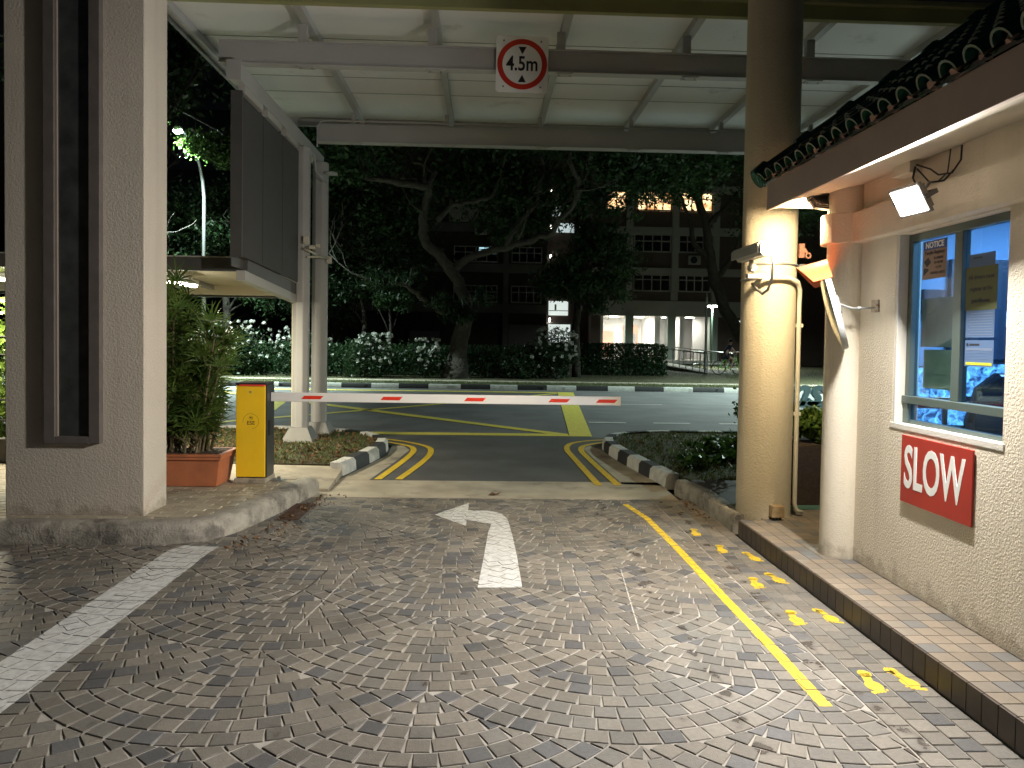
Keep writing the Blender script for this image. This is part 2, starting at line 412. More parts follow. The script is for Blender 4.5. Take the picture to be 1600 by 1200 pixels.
for i in range(4):
    y = .9+(.05 if i % 2 else 0)
    while y < 7.38:
        y1 = min(y+.1, 7.395)
        setts.append(([(xs[i]+.003,y+.003),(xs[i+1]-.003,y+.003),(xs[i+1]-.003,y1-.003),(xs[i]+.003,y1-.003)], sett_col())); y += .1
# nothing under the left traffic island
island = [(-8,5.72),(-2.6,5.72),(-2.25,5.80),(-2.08,5.98),(-1.98,6.3),(-1.78,7.62),(-3.9,7.62),(-3.9,9),(-8,9)]
def in_poly(p, poly):
    c = False
    for i in range(len(poly)):
        a, d = poly[i], poly[i-1]
        if (a[1] > p[1]) != (d[1] > p[1]) and p[0] < (d[0]-a[0])*(p[1]-a[1])/(d[1]-a[1])+a[0]: c = not c
    return c
setts = [s_ for s_ in setts if not in_poly(cen(s_[0]), island)]
def paver_mesh(name, items, m, h0=0., deep=-.012, bev=.003, jit=.0011, parent=None, fixed=None):
    V, F, CO = [], [], []; tops = []
    for poly, col in items:
        top = inset(poly, bev)
        if len(top) < 3: continue
        c = cen(poly); h = h0+random.uniform(-jit,jit); tx, ty = random.uniform(-1,1)*.009, random.uniform(-1,1)*.009
        if fixed: h = h0; tx = ty = 0
        zf = lambda q, d=0, h=h, tx=tx, ty=ty, c=c: h-d+tx*(q[0]-c[0])+ty*(q[1]-c[1])
        n = len(top); b0 = len(V); V += [(q[0],q[1],zf(q)) for q in top]; F.append(tuple(range(b0,b0+n))); CO.append(col)
        tops.append((top, zf))
        # match ring vertices: outer ring by pushing the inset corners out
        out = [(q[0]+(q[0]-c[0])/max(.001,math.hypot(q[0]-c[0],q[1]-c[1]))*bev*1.35, q[1]+(q[1]-c[1])/max(.001,math.hypot(q[0]-c[0],q[1]-c[1]))*bev*1.35) for q in top]
        V += [(q[0],q[1],zf(q,.0025)) for q in out]; V += [(q[0],q[1],deep) for q in out]
        for i in range(n):
            k = (i+1) % n
            F.append((b0+i, b0+n+i, b0+n+k, b0+k)); CO.append(col)
            F.append((b0+n+i, b0+2*n+i, b0+2*n+k, b0+n+k)); CO.append(col)
    me = bpy.data.meshes.new(name); me.from_pydata(V, [], F)
    at = me.attributes.new('tone', 'FLOAT_COLOR', 'FACE')
    at.data.foreach_set('color', [x for c in CO for x in (*c,1)])
    me.materials.append(m)
    o = bpy.data.objects.new(name, me); C.objects.link(o)
    if parent: o.parent = parent
    return o, tops
def tone_mat(name, rough=.6, mott=.35, bump=(160,.0022), wet=None):
    m, N, L, P = new_mat(name)
    a = N.new('ShaderNodeAttribute'); a.attribute_name = 'tone'
    tc = N.new('ShaderNodeTexCoord'); n = N.new('ShaderNodeTexNoise'); n.inputs['Scale'].default_value = 45; n.inputs['Detail'].default_value = 6
    L.new(tc.outputs['Object'], n.inputs['Vector'])
    mr = N.new('ShaderNodeMapRange'); mr.inputs[3].default_value = 1-mott; mr.inputs[4].default_value = 1+mott; L.new(n.outputs['Fac'], mr.inputs[0])
    v = N.new('ShaderNodeVectorMath'); v.operation = 'SCALE'; L.new(a.outputs['Color'], v.inputs[0]); L.new(mr.outputs[0], v.inputs['Scale'])
    n2 = N.new('ShaderNodeTexNoise'); n2.inputs['Scale'].default_value = 1.1; n2.inputs['Detail'].default_value = 7; n2.inputs['Roughness'].default_value = .65
    L.new(tc.outputs['Object'], n2.inputs['Vector'])
    mr2 = N.new('ShaderNodeMapRange'); mr2.inputs[1].default_value = .35; mr2.inputs[2].default_value = .7; mr2.inputs[3].default_value = .80; mr2.inputs[4].default_value = 1.12
    L.new(n2.outputs['Fac'], mr2.inputs[0])
    v2 = N.new('ShaderNodeVectorMath'); v2.operation = 'SCALE'; L.new(v.outputs[0], v2.inputs[0]); L.new(mr2.outputs[0], v2.inputs['Scale'])
    last = v2.outputs[0]
    mrr = N.new('ShaderNodeMapRange'); mrr.inputs[3].default_value = rough-.15; mrr.inputs[4].default_value = rough+.15; L.new(n2.outputs['Fac'], mrr.inputs[0])
    rlast = mrr.outputs[0]
    if wet:   # a trail of damp spots along the footprint side
        sx = N.new('ShaderNodeSeparateXYZ'); L.new(tc.outputs['Object'], sx.inputs[0])
        n3 = N.new('ShaderNodeTexNoise'); n3.inputs['Scale'].default_value = 9; n3.inputs['Detail'].default_value = 5; L.new(tc.outputs['Object'], n3.inputs['Vector'])
        n4 = N.new('ShaderNodeTexNoise'); n4.inputs['Scale'].default_value = .9; L.new(tc.outputs['Object'], n4.inputs['Vector'])
        ad = N.new('ShaderNodeMath'); ad.operation = 'MULTIPLY_ADD'; ad.inputs[1].default_value = .5; L.new(n4.outputs['Fac'], ad.inputs[0]); L.new(sx.outputs['X'], ad.inputs[2])
        out = None
        for xm, wd in wet:
            s1 = N.new('ShaderNodeMath'); s1.operation = 'SUBTRACT'; L.new(ad.outputs[0], s1.inputs[0]); s1.inputs[1].default_value = xm+.25
            s2 = N.new('ShaderNodeMath'); s2.operation = 'ABSOLUTE'; L.new(s1.outputs[0], s2.inputs[0])
            s3 = N.new('ShaderNodeMapRange'); s3.inputs[1].default_value = 0; s3.inputs[2].default_value = wd; s3.inputs[3].default_value = .16; s3.inputs[4].default_value = 0; L.new(s2.outputs[0], s3.inputs[0])
            s4 = N.new('ShaderNodeMath'); s4.operation = 'ADD'; L.new(s3.outputs[0], s4.inputs[0]); L.new(n3.outputs['Fac'], s4.inputs[1])
            s5 = N.new('ShaderNodeMapRange'); s5.inputs[1].default_value = .64; s5.inputs[2].default_value = .73; L.new(s4.outputs[0], s5.inputs[0])
            if out is None: out = s5.outputs[0]
            else:
                mxm = N.new('ShaderNodeMath'); mxm.operation = 'MAXIMUM'; L.new(out, mxm.inputs[0]); L.new(s5.outputs[0], mxm.inputs[1]); out = mxm.outputs[0]
        mx = N.new('ShaderNodeMix'); mx.data_type = 'RGBA'; L.new(out, mx.inputs[0]); L.new(last, mx.inputs[6]); mx.inputs[7].default_value = (.085,.074,.063,1)
        last = mx.outputs[2]
        rm = N.new('ShaderNodeMix'); rm.data_type = 'FLOAT'; L.new(out, rm.inputs[0]); L.new(rlast, rm.inputs[2]); rm.inputs[3].default_value = .22; rlast = rm.outputs[0]
    L.new(last, P.inputs['Base Color']); L.new(rlast, P.inputs['Roughness'])
    P.inputs['Specular IOR Level'].default_value = .4
    nb = N.new('ShaderNodeTexNoise'); nb.inputs['Scale'].default_value = bump[0]; nb.inputs['Detail'].default_value = 4; L.new(tc.outputs['Object'], nb.inputs['Vector'])
    bp = N.new('ShaderNodeBump'); bp.inputs['Distance'].default_value = bump[1]; L.new(nb.outputs['Fac'], bp.inputs['Height']); L.new(bp.outputs[0], P.inputs['Normal'])
    return m
M['sett'] = tone_mat('granite_setts', .60, .28, (150,.0025), wet=[(1.12,.10),(1.78,.12)])
M['grout'] = mat('sand_joint', (.42,.39,.34), .95, var=(2.2,.45), bump=(200,.003), col2=(.24,.22,.19))
M['step_tile'] = tone_mat('step_tiles', .5, .15, (200,.0008))
pav, tops = paver_mesh('paving', setts, M['sett'])
tag(pav, kind='structure')
b = MB(); b.add([(-8,.5,-.0048),(2.13,.5,-.0048),(2.13,7.41,-.0048),(-8,7.41,-.0048)], [(0,1,2,3)])
tag(b.build('paving_bed', M['grout']), kind='structure')
b = MB(); b.add([(-30,-12,-.012),(6,-12,-.012),(6,.95,-.012),(-30,.95,-.012)], [(0,1,2,3)]); b.add([(-30,.95,-.012),(-6.58,.95,-.012),(-6.58,5.7,-.012),(-30,5.7,-.012)], [(0,1,2,3)])
tag(b.build('forecourt', M['concrete']), kind='structure')

def marking(name, polys, m, label, cat, group=None):
    V, F = [], []
    c0 = cen([p for q in polys for p in q])
    for top, zf in tops:
        tc_ = cen(top)
        for pl in polys:
            if min(math.hypot(tc_[0]-p[0], tc_[1]-p[1]) for p in pl) > .3 and not in_poly(tc_, pl): continue
            pc = clip_convex(top, pl)
            if len(pc) >= 3 and area2(pc) > 2e-6:
                b0 = len(V); V += [(p[0],p[1],zf(p)+.0012) for p in pc]; F.append(tuple(range(b0,b0+len(pc))))
    for pl in polys:
        pl = ccw(pl); b0 = len(V); V += [(p[0],p[1],-.0008) for p in pl]; F.append(tuple(range(b0,b0+len(pl))))
    me = bpy.data.meshes.new(name); me.from_pydata([(v[0]-c0[0],v[1]-c0[1],v[2]) for v in V], [], F); me.materials.append(m)
    o = bpy.data.objects.new(name, me); C.objects.link(o); o.location = (c0[0],c0[1],0)
    return tag(o, label, cat, group)
def stripe(pts, wd):
    out = []
    for i in range(len(pts)-1):
        a, c = pts[i], pts[i+1]; l = math.hypot(c[0]-a[0], c[1]-a[1]); n = (-(c[1]-a[1])/l*wd/2, (c[0]-a[0])/l*wd/2)
        out.append([(a[0]+n[0],a[1]+n[1]),(a[0]-n[0],a[1]-n[1]),(c[0]-n[0],c[1]-n[1]),(c[0]+n[0],c[1]+n[1])])
    return out
segs = [[(-2.33,y),(-2.01,y),(-2.01,y+.5),(-2.33,y+.5)] for y in np.arange(1.0,5.2,.5)]+[[(-2.33,5.5),(-2.01,5.5),(-1.99,5.62),(-2.26,5.65)]]
marking('white_line_marking', segs, M['white_paint'], 'broad worn white line painted across the setts beside the big pillar kerb', 'road marking')
arrow = [[(-.024,4.718),(.266,4.721),(.262,5.398),(.016,5.394)], [(.016,5.394),(.262,5.398),(.248,6.026),(.053,6.124)], [(.053,6.124),(.248,6.026),(.227,6.548),(.082,6.369)],
         [(.082,6.369),(.227,6.548),(.179,6.741)], [(.082,6.369),(.179,6.741),(.068,6.865)], [(-.15,6.514),(.082,6.369),(.068,6.865),(-.13,6.872)],
         [(-.435,6.698),(-.139,6.289),(-.135,6.74)], [(-.435,6.698),(-.135,6.74),(-.131,7.184)]]
marking('arrow_marking', arrow, M['white_paint'], 'white left turn arrow painted on the setts in the middle of the lane', 'road marking')
yl = resample([(1.41,7.18),(1.50,6.6),(1.525,5.6),(1.53,4.6),(1.54,3.9),(1.535,3.16)], .2)
marking('yellow_line_marking', stripe(yl,.062), M['yellow_paint'], 'long yellow line on the setts running beside the yellow footprints', 'road marking')
cuts = [([(-1.47,5.06),(-1.06,5.06)],.010),([(-2.6,5.09),(-1.06,5.06),(-1.10,4.75),(-1.20,4.42)],.013),([(-2.55,4.47),(-1.9,4.46),(-1.20,4.42)],.010)]
M['cut'] = mat('dark_cut', (.035,.030,.026), .95); M['pale_cut'] = mat('pale_cut', (.42,.39,.34), .9)
o = marking('paving_cut', [q for p,w_ in cuts for q in stripe(resample(p,.15),w_)], M['cut'], None, None); o['kind'] = 'structure'
o = marking('paving_seam', stripe(resample([(-.86,5.12),(-1.02,4.03)],.15),.009)+stripe(resample([(.98,5.10),(.88,4.02)],.15),.007)+stripe(resample([(-.62,5.13),(.55,5.12)],.15),.006), M['pale_cut'], None, None); o['kind'] = 'structure'
def footprint(x, y, side, lab):
    def ell(cx, cy, a, c, n=10): return [(cx+a*math.cos(2*PI*k/n), cy+c*math.sin(2*PI*k/n)) for k in range(n)]
    s_ = -side
    pl = [ell(x, y-.085, .033, .038), [(x-.024,y-.09),(x+.024,y-.09),(x+.02+s_*.012,y+.0),(x-.02+s_*.012,y+.0)], ell(x+s_*.006, y+.045, .042, .055)]
    for q in range(5): pl.append(ell(x+side*(-.034+.018*q)+s_*.0, y+.112-.005*q-(.010 if q == 4 else 0), .0125-.0016*q, .015-.0016*q, 7))
    M_ = Matrix.Rotation(R(-4*side), 2)
    pl = [[((p[0]-x)*math.cos(R(side*6))-(p[1]-y)*math.sin(R(side*6))+x, (p[0]-x)*math.sin(R(side*6))+(p[1]-y)*math.cos(R(side*6))+y) for p in q] for q in pl]
    pl = [[(p[0], 2*y-p[1]) for p in q] for q in pl]
    marking('footprint_marking', pl, M['yellow_paint'], lab, 'footprint', 'yellow footprints painted beside the guardhouse step')
for (x,y,s_,lab) in [(1.868,3.40,1,'left-hand yellow footprint nearest the camera, beside the end of the long yellow line'),
    (2.035,3.43,-1,'right-hand yellow footprint nearest the camera, close to the tiled step'),
    (1.845,4.21,1,'left-hand yellow footprint in the second pair from the camera'),
    (2.04,4.24,-1,'right-hand yellow footprint in the second pair from the camera, near the step'),
    (1.845,4.83,1,'left-hand yellow footprint in the third pair from the camera'),
    (2.01,4.93,-1,'right-hand yellow footprint in the third pair from the camera, near the step'),
    (2.03,5.43,-1,'right-hand yellow footprint of the fourth pair, level with the round column end of the step'),
    (1.87,5.63,1,'left-hand yellow footprint of the fourth pair, in front of the round column'),
    (1.81,6.13,1,'faint yellow footprint farthest from the camera, left of the round column base')]:
    footprint(x, y, s_, lab)

# ------------------------------------------------------------------ kerbs and islands
def sweep(path, prof, closed_ends=True, mats=None, jit=0.):
    """path of (x,y); prof of (offset to the left of travel, z)"""
    b = MB(); n = len(prof)
    for i,p in enumerate(path):
        a = Vector(path[max(i-1,0)]); c = Vector(path[min(i+1,len(path)-1)]); d = (c-a).normalized(); nn = Vector((-d.y,d.x))
        for (o_,z) in prof:
            b.v.append((p[0]+nn.x*o_+random.uniform(-jit,jit), p[1]+nn.y*o_+random.uniform(-jit,jit), z+random.uniform(-jit,jit)))
    for i in range(len(path)-1):
        for k in range(n-1):
            b.f.append((i*n+k, i*n+k+1, (i+1)*n+k+1, (i+1)*n+k)); b.mi.append(mats(i) if mats else 0)
    b.f.append(tuple(range(n))); b.mi.append(mats(0) if mats else 0); b.f.append(tuple((len(path)-1)*n+k for k in range(n))[::-1]); b.mi.append(mats(len(path)-2) if mats else 0)
    return b
def smooth_path(p, it=2):
    for _ in range(it):
        q = [p[0]]
        for i in range(len(p)-1):
            a, c = Vector(p[i]), Vector(p[i+1]); q += [tuple(a*.75+c*.25), tuple(a*.25+c*.75)]
        p = q+[p[-1]]
    return p
# left island: rounded old kerb, paved top
kp = resample(smooth_path([(-8,5.66),(-2.75,5.66),(-2.2,5.70),(-2.0,6.0),(-1.90,6.4),(-1.68,7.6)],2),.12)
prof = [(-.0,-.02),(.004,.10),(.02,.135),(.05,.155),(.09,.162),(.15,.163),(.15,-.02)]
tag(sweep(kp, prof, jit=.0025).build('left_kerb', M['kerbstone'], smooth=R(50)), kind='structure')
isl = [(-8,5.75),(-2.75,5.75),(-2.3,5.82),(-2.13,6.05),(-2.03,6.45),(-1.82,7.6),(-1.80,7.66),(-3.9,7.66),(-3.9,8.9),(-8,8.9)]
top_items = []
yy = 5.8
while yy < 8.9:
    xx = -8+(.1 if int(round((yy-5.8)/.1)) % 2 else 0)
    while xx < -1.8:
        pl = [(xx+.003,yy+.003),(xx+.197,yy+.003),(xx+.197,yy+.097),(xx+.003,yy+.097)]
        if all(in_poly(p, isl) for p in pl):
            k = random.uniform(.8,1.15); top_items.append((pl, (.38*k,.335*k,.25*k)))
        xx += .2
    yy += .1
M['island_brick'] = tone_mat('island_pavers', .7, .3, (100,.003))
o, _ = paver_mesh('left_pavement', top_items, M['island_brick'], h0=.158, deep=.14, jit=.0012); tag(o, kind='structure')
b = MB(); b.prism(isl, 'z', -.05, .149); tag(b.build('left_pavement_bed', M['strip']), kind='structure')
Q = []
for k in range(150):
    t = random.random(); y = 5.5+2.0*t; xk = -1.98+.34*t
    Q.append((xk+abs(random.gauss(0,.10))+.03, y, .006+random.random()*.012))
for k in range(40): Q.append((1.98+random.random()*.12, 6.2+random.random()*1.2, .008+random.random()*.01))
tag(leaves('leaf_litter', np.array(Q), .035, M['dry'], aspect=.5), kind='stuff')
# drain gully beside the left kerb
g = empty('drain_gully', (-1.70,6.75,0), 'rusty slotted drain cover set in the setts against the left kerb', 'drain')
b = MB(); b.box(-1.80,-1.58,6.42,7.10,-.004,.0045); b.build('gully_frame', M['dark_metal'], g)
b = MB()
for k in range(13): b.box(-1.79,-1.60,6.45+k*.05,6.47+k*.05,.0048,.0105)
b.build('grate', mat('rusty_iron',(.10,.055,.035),.8,var=(30,.4)), g)

# black and white kerbs at the driveway mouth
def bw_kerb(name, path, seg, label_kind, w=.16, h=.15, flip=1, first=0):
    p = resample(path, .08); acc = [0]
    for i in range(len(p)-1): acc.append(acc[-1]+math.hypot(p[i+1][0]-p[i][0], p[i+1][1]-p[i][1]))
    pr = [(0,-.03),(flip*.012,h-.035),(flip*.045,h),(flip*w,h),(flip*w,-.03)]
    bb = sweep(p, pr, mats=lambda i: (int(acc[i]/seg)+first) % 2, jit=.002)
    return tag(bb.build(name, [M['kerb_white'], M['kerb_black']], smooth=R(40)), kind='structure')
bw_kerb('driveway_kerb', smooth_path([(-1.62,8.55),(-1.32,10.1),(-1.42,11.2),(-2.4,12.1),(-4,12.25),(-40,12.25)],2), .44, '')
bw_kerb('driveway_kerb', smooth_path([(2.02,8.05),(1.82,9.6),(1.72,11.0),(2.1,11.9),(3.4,12.25),(40,12.25)],2), .44, '', flip=-1)
bw_kerb('road_kerb', [(-45,23.85),(45,23.85)], .96, '', first=1)
# near verges
def sheet(name, poly, z, m, kind='structure', sub=0):
    b = MB(); b.add([(p[0],p[1],z) for p in ccw(poly)], [tuple(range(len(poly)))]); return tag(b.build(name, m), kind=kind)
def verge(name, poly, z, n, hgt, dry=0):
    b = MB(); b.prism(poly, 'z', -.1, z); tag(b.build(name, M['grass_ground']), kind='structure')
    x0,x1 = min(p[0] for p in poly), max(p[0] for p in poly); y0,y1 = min(p[1] for p in poly), max(p[1] for p in poly)
    P = []
    while len(P) < n:
        q = (random.uniform(x0,x1), random.uniform(y0,y1))
        if in_poly(q, poly): P.append(q)
    P = np.array(P); n = len(P)
    a = rng.random(n)*2*PI; h = hgt*(.4+rng.random(n)); wd = .006*(.7+rng.random(n)); ln = rng.normal(size=(n,2))*h[:,None]*.5
    B = np.c_[P, np.full(n,z)]; D = np.c_[np.cos(a),np.sin(a),np.zeros(n)]*wd[:,None]; T = B+np.c_[ln,h]
    V = np.stack([B-D,B+D,T],1).reshape(-1,3)
    tag(np_mesh(name+'_grass', V, np.arange(3*n).reshape(-1,3), M['grass']), kind='stuff')
    if dry:
        Q = []
        while len(Q) < dry:
            q = (random.uniform(x0,x1), random.uniform(y0,y1))
            if in_poly(q, poly): Q.append((*q, z+.012+random.random()*.015))
        tag(leaves(name+'_fallen_leaves', np.array(Q), .055, M['dry'], aspect=.5), kind='stuff')
vl = [(-1.62,8.72),(-1.47,10.0),(-1.55,11.1),(-2.4,11.95),(-4,12.09),(-12,12.09),(-12,8.72)]
verge('left_verge', vl, .11, 26000, .035, 5000)
vr = [(2.17,8.1),(1.98,9.6),(1.90,10.9),(2.2,11.75),(3.4,12.09),(12,12.09),(12,7.8),(2.3,7.8)]
verge('right_verge', vr, .12, 22000, .045, 900)
verge('far_verge', [(-40,24.0),(40,24.0),(40,26.4),(-40,26.4)], .10, 45000, .05)
verge('far_lawn', [(-40,27.9),(40,27.9),(40,50),(-40,50)], .09, 20000, .09)
# right pavement and kerb beyond the column
b = MB(); b.prism([(2.24,6.3),(2.24,7.8),(9,7.8),(9,6.45),(2.9,6.45)], 'z', -.05, .13); tag(b.build('right_pavement', mat('dark_pavers',(.10,.095,.09),.7,var=(9,.3),bump=(60,.004))), kind='structure')
tag(sweep(resample([(2.13,6.15),(2.13,7.2),(2.03,7.7)],.1), [(0,-.02),(-.01,.12),(-.04,.15),(-.13,.15),(-.13,-.02)], jit=.003).build('right_kerb', M['kerbstone'], smooth=R(50)), kind='structure')

# painted road markings (flat sheets 4 mm above the asphalt)
def rmark(name, polys, m, label, group=None, z=.004):
    b = MB(); c0 = cen([p for q in polys for p in q])
    for q in polys: b.add([(p[0],p[1],z) for p in ccw(q)], [tuple(range(len(q)))])
    return tag(b.build(name, m, loc=(c0[0],c0[1],0)), label, 'road marking', group)
yb_ = stripe([(-9.3,12.46),(1.45,12.46)],.32)+stripe([(-10.0,22.75),(2.28,22.75)],.38)+[[(1.45,12.30),(1.83,12.30),(2.80,22.95),(2.30,22.95)]]
yb_ += [[(1.10,12.63),(1.44,12.63),(-7.6,21.75),(-7.85,21.5)]]
yb_ += stripe([(2.22,22.35),(-1.55,17.68),(-5.9,12.65)],.20)
yb_ += [[(-4.85,16.2),(-4.55,16.2),(-5.05,19.4),(-5.5,19.4)]]
rmark('yellow_box_marking', yb_, M['yellow_road'], 'yellow box junction with crossing diagonals painted on the road')
def curve_line(pts, lab):
    rmark('double_yellow_line', stripe(smooth_path(pts,2),.085), M['yellow_paint'], lab, 'yellow no-parking lines at the driveway mouth', z=.006)
curve_line([(-1.19,8.34),(-1.03,9.7),(-.97,10.6),(-1.13,11.1),(-2.0,11.75),(-6,12.02)], 'yellow kerb line at left of driveway, the one next to the striped kerb')
curve_line([(-.955,8.35),(-.80,9.4),(-.72,10.3),(-.80,11.0),(-1.5,11.75),(-2.6,12.08),(-6,12.17)], 'yellow line at left of driveway, on the lane side of its pair')
curve_line([(1.29,8.10),(1.24,10.0),(1.22,11.0),(1.45,11.65),(2.2,12.0),(6,12.17)], 'yellow line at right of driveway, on the lane side of its pair')
curve_line([(1.51,8.11),(1.44,9.9),(1.42,10.9),(1.65,11.4),(2.4,11.9),(6,12.02)], 'yellow kerb line at right of driveway, the one next to the striped kerb')
for k,(x,l) in enumerate([(2.08,'nearest the yellow box'),(3.37,'second from the yellow box'),(4.70,'the one half hidden behind the column')]):
    rmark('lane_dash_marking', [[(x,14.40),(x+.74,14.40),(x+.74,14.56),(x,14.56)]], M['white_paint'], 'short white lane dash on the near lane, '+l, 'white dashes along the near lane')
rmark('lane_line_marking', [[(2.95,18.75),(4.6,18.75),(4.6,18.86),(2.95,18.86)]], M['white_paint'], 'single thin white centre line on the road behind the tip of the barrier arm')
rmark('edge_line_marking', [[(-16,22.95),(-6.9,22.95),(-6.9,23.05),(-16,23.05)]], M['white_paint'], 'thin white edge line on the far side of the road behind the yellow cabinet')

# ================================================================== BIG PILLAR (left)
g = empty('entrance_pillar', (-3.22,6.1,.15), 'massive square cream pillar standing on the left kerb island', 'pillar')
b = MB(); b.box(-3.765,-2.69,5.92,6.34,.15,6.5); b.build('shaft', M['pillar'], g, bevel=.008)
b = MB(); b.box(-3.435,-3.35,5.86,5.919,.74,6.5); b.box(-3.09,-3.005,5.86,5.919,.74,6.5); b.box(-3.35,-3.09,5.86,5.919,.74,.795); b.build('frame', M['frame_brown'], g, bevel=.004)
b = MB(); b.box(-3.35,-3.335,5.875,5.918,.795,6.5); b.build('inner_bead', mat('bead_paint',(.24,.20,.17),.5), g)
b = MB(); b.box(-3.334,-3.09,5.895,5.918,.795,6.5); b.build('stone_inlay', M['marble'], g)

# ================================================================== ROUND COLUMN (right)
g = empty('round_column', (2.43,6.26,0), 'tall round cream column beside the guardhouse holding the long camera', 'column')
b = MB(); b.lathe([(.225,0),(.225,.4),(.225,6.2)], (2.43,6.26,0), 64); b.build('shaft', M['column'], g, smooth=R(40))
c = empty('conduit_pipe', (2.68,6.2,.14), 'white conduit pipe running down the right side of the round column', 'pipe')
b = MB(); b.tube([(2.20,6.02,2.10),(2.27,5.99,2.13),(2.36,5.985,2.15),(2.50,5.995,2.15),(2.60,6.06,2.12),(2.645,6.12,2.06),(2.655,6.15,1.95),(2.66,6.15,1.0),(2.66,6.15,.25),(2.675,6.15,.19),(2.73,6.15,.17)], .019, 12)
b.build('pipe', M['pipe'], c, smooth=True)
for z in (1.0,1.75):
    b = MB(); b.box(2.632,2.69,6.14,6.18,z,z+.03); b.build('clip', M['pipe'], c)
c = empty('strap_clamp', (2.43,6.26,2.25), 'thin steel strap clamped around the round column beside the camera', 'clamp')
b = MB(); b.tube([(2.43+.232*math.cos(a),6.26+.232*math.sin(a),2.27) for a in np.linspace(-2.6,.2,30)], .008, 6); b.tube([(2.43+.232*math.cos(a),6.26+.232*math.sin(a),2.15) for a in np.linspace(-3.3,.2,30)], .008, 6); b.build('strap', M['galv'], c, smooth=True)
b = MB(); b.tube([(2.655,6.16,2.27),(2.69,6.13,2.27)], .014, 8); b.build('bolt', M['galv'], c)
c = empty('junction_box', (2.447,6.02,.15), 'small tan box low on the round column just above the tiled step', 'junction box')
b = MB(); b.box(2.395,2.50,5.96,6.03,.165,.265); b.build('box', mat('tan_box',(.42,.30,.16),.6,var=(20,.3)), c, bevel=.006)
for x in (2.415,2.445,2.475):
    b = MB(); b.tube([(x,5.99,.142),(x,5.99,.165)], .009, 8); b.build('gland', M['black'], c)
# bullet CCTV camera
c = empty('cctv_camera', (2.2,6.0,2.15), 'long white surveillance camera clamped to the round column', 'camera')
b = MB()
oc = [(-.050,-.028),(-.034,-.050),(.034,-.050),(.050,-.028),(.050,.022),(.036,.042),(-.036,.042),(-.050,.022)]
b.prism([(2.085+p[0],2.315+p[1]) for p in oc], 'y', 5.42, 5.95); b.build('housing', M['light_metal'], c, bevel=.004)
b = MB(); hd = [(-.062,-.030),(-.062,.034),(-.042,.056),(.042,.056),(.062,.034),(.062,-.030),(.056,-.030),(.056,.030),(.038,.049),(-.038,.049),(-.056,.030),(-.056,-.030)]
b.prism([(2.085+p[0],2.315+p[1]) for p in hd], 'y', 5.44, 6.03); b.build('sun_shield', M['light_metal'], c)
b = MB(); b.prism([(2.085+p[0]*1.08,2.315+p[1]*1.08) for p in oc], 'y', 5.405, 5.419); b.build('end_cap', M['white'], c, bevel=.004)
b = MB(); b.tube([(2.085,5.404,2.325),(2.085,5.398,2.325)], .012, 12); b.build('port', M['steel_dark'], c)
for xx in (2.12,2.05):
    b = MB(); b.tube([(xx,5.404,2.285),(xx,5.40,2.285)], .004, 8); b.build('screw', M['steel_dark'], c)
b = MB(); b.tube([(2.10,5.78,2.262),(2.11,5.80,2.22),(2.14,5.84,2.18)], [.018,.022,.018], 10); b.box(2.10,2.24,5.84,5.90,2.13,2.165); b.tube([(2.13,5.80,2.21),(2.13,5.88,2.21)], .028, 14); b.tube([(2.22,5.87,2.15),(2.29,6.06,2.15)], .02, 8)
b.build('bracket', M['light_metal'], c, smooth=R(40))
b = MB(); b.tube([(2.125,5.425,2.275),(2.135,5.42,2.20),(2.145,5.46,2.10),(2.17,5.60,2.02),(2.20,5.78,2.00),(2.20,5.92,2.05),(2.20,6.02,2.10)], .011, 8); b.build('cable', M['galv'], c, smooth=True)
b = MB(); b.box(2.04,2.10,6.36,6.42,2.16,2.24); 

# ================================================================== GUARDHOUSE
gh = empty('guardhouse', (2.54,5.0,.14), 'cream textured guardhouse with a green tiled roof and a lit service window', 'guardhouse')
b = MB()
WX, X2 = 2.54, 2.70
b.box(WX,X2,-2,3.50,.14,2.70); b.box(WX,X2,4.48,5.02,.14,2.70); b.box(WX,X2,3.50,4.48,.14,1.13); b.box(WX,X2,3.50,4.48,2.285,2.70)
b.build('wall', M['wall'], gh)
b = MB(); b.box(X2,5.0,4.94,5.02,.14,2.70); b.box(4.9,5.0,1.2,4.94,.14,2.70); b.box(X2,4.9,1.1,1.2,.14,2.7); b.box(X2,4.9,1.2,4.94,.14,.16); b.box(X2,4.9,1.2,4.94,2.60,2.70)
b.build('room_wall', mat('room_paint',(.20,.30,.42),.6), gh)
b = MB(); b.tube([(2.50,5.03,.14),(2.50,5.03,2.72)], .13, 40); b.build('corner_column', M['wall_fine'], gh, smooth=R(40))
b = MB(); b.prism([(WX-.07,-2)]+[(WX-.07,4.9)]+[(2.50+.175*math.cos(a),5.03+.175*math.sin(a)) for a in np.linspace(PI+.5,-.1,22)][0:]+[(WX+.02,4.9),(WX+.02,-2)], 'z', 2.295, 2.50)
b.build('lintel_band', M['wall'], gh, bevel=.006)
b = MB(); b.box(2.536,2.64,3.485,4.50,1.095,1.1305); b.box(2.541,2.64,4.455,4.48,1.131,2.284); b.build('window_reveal', mat('white_trim',(.66,.64,.58),.6,bump=(80,.002)), gh, bevel=.003)
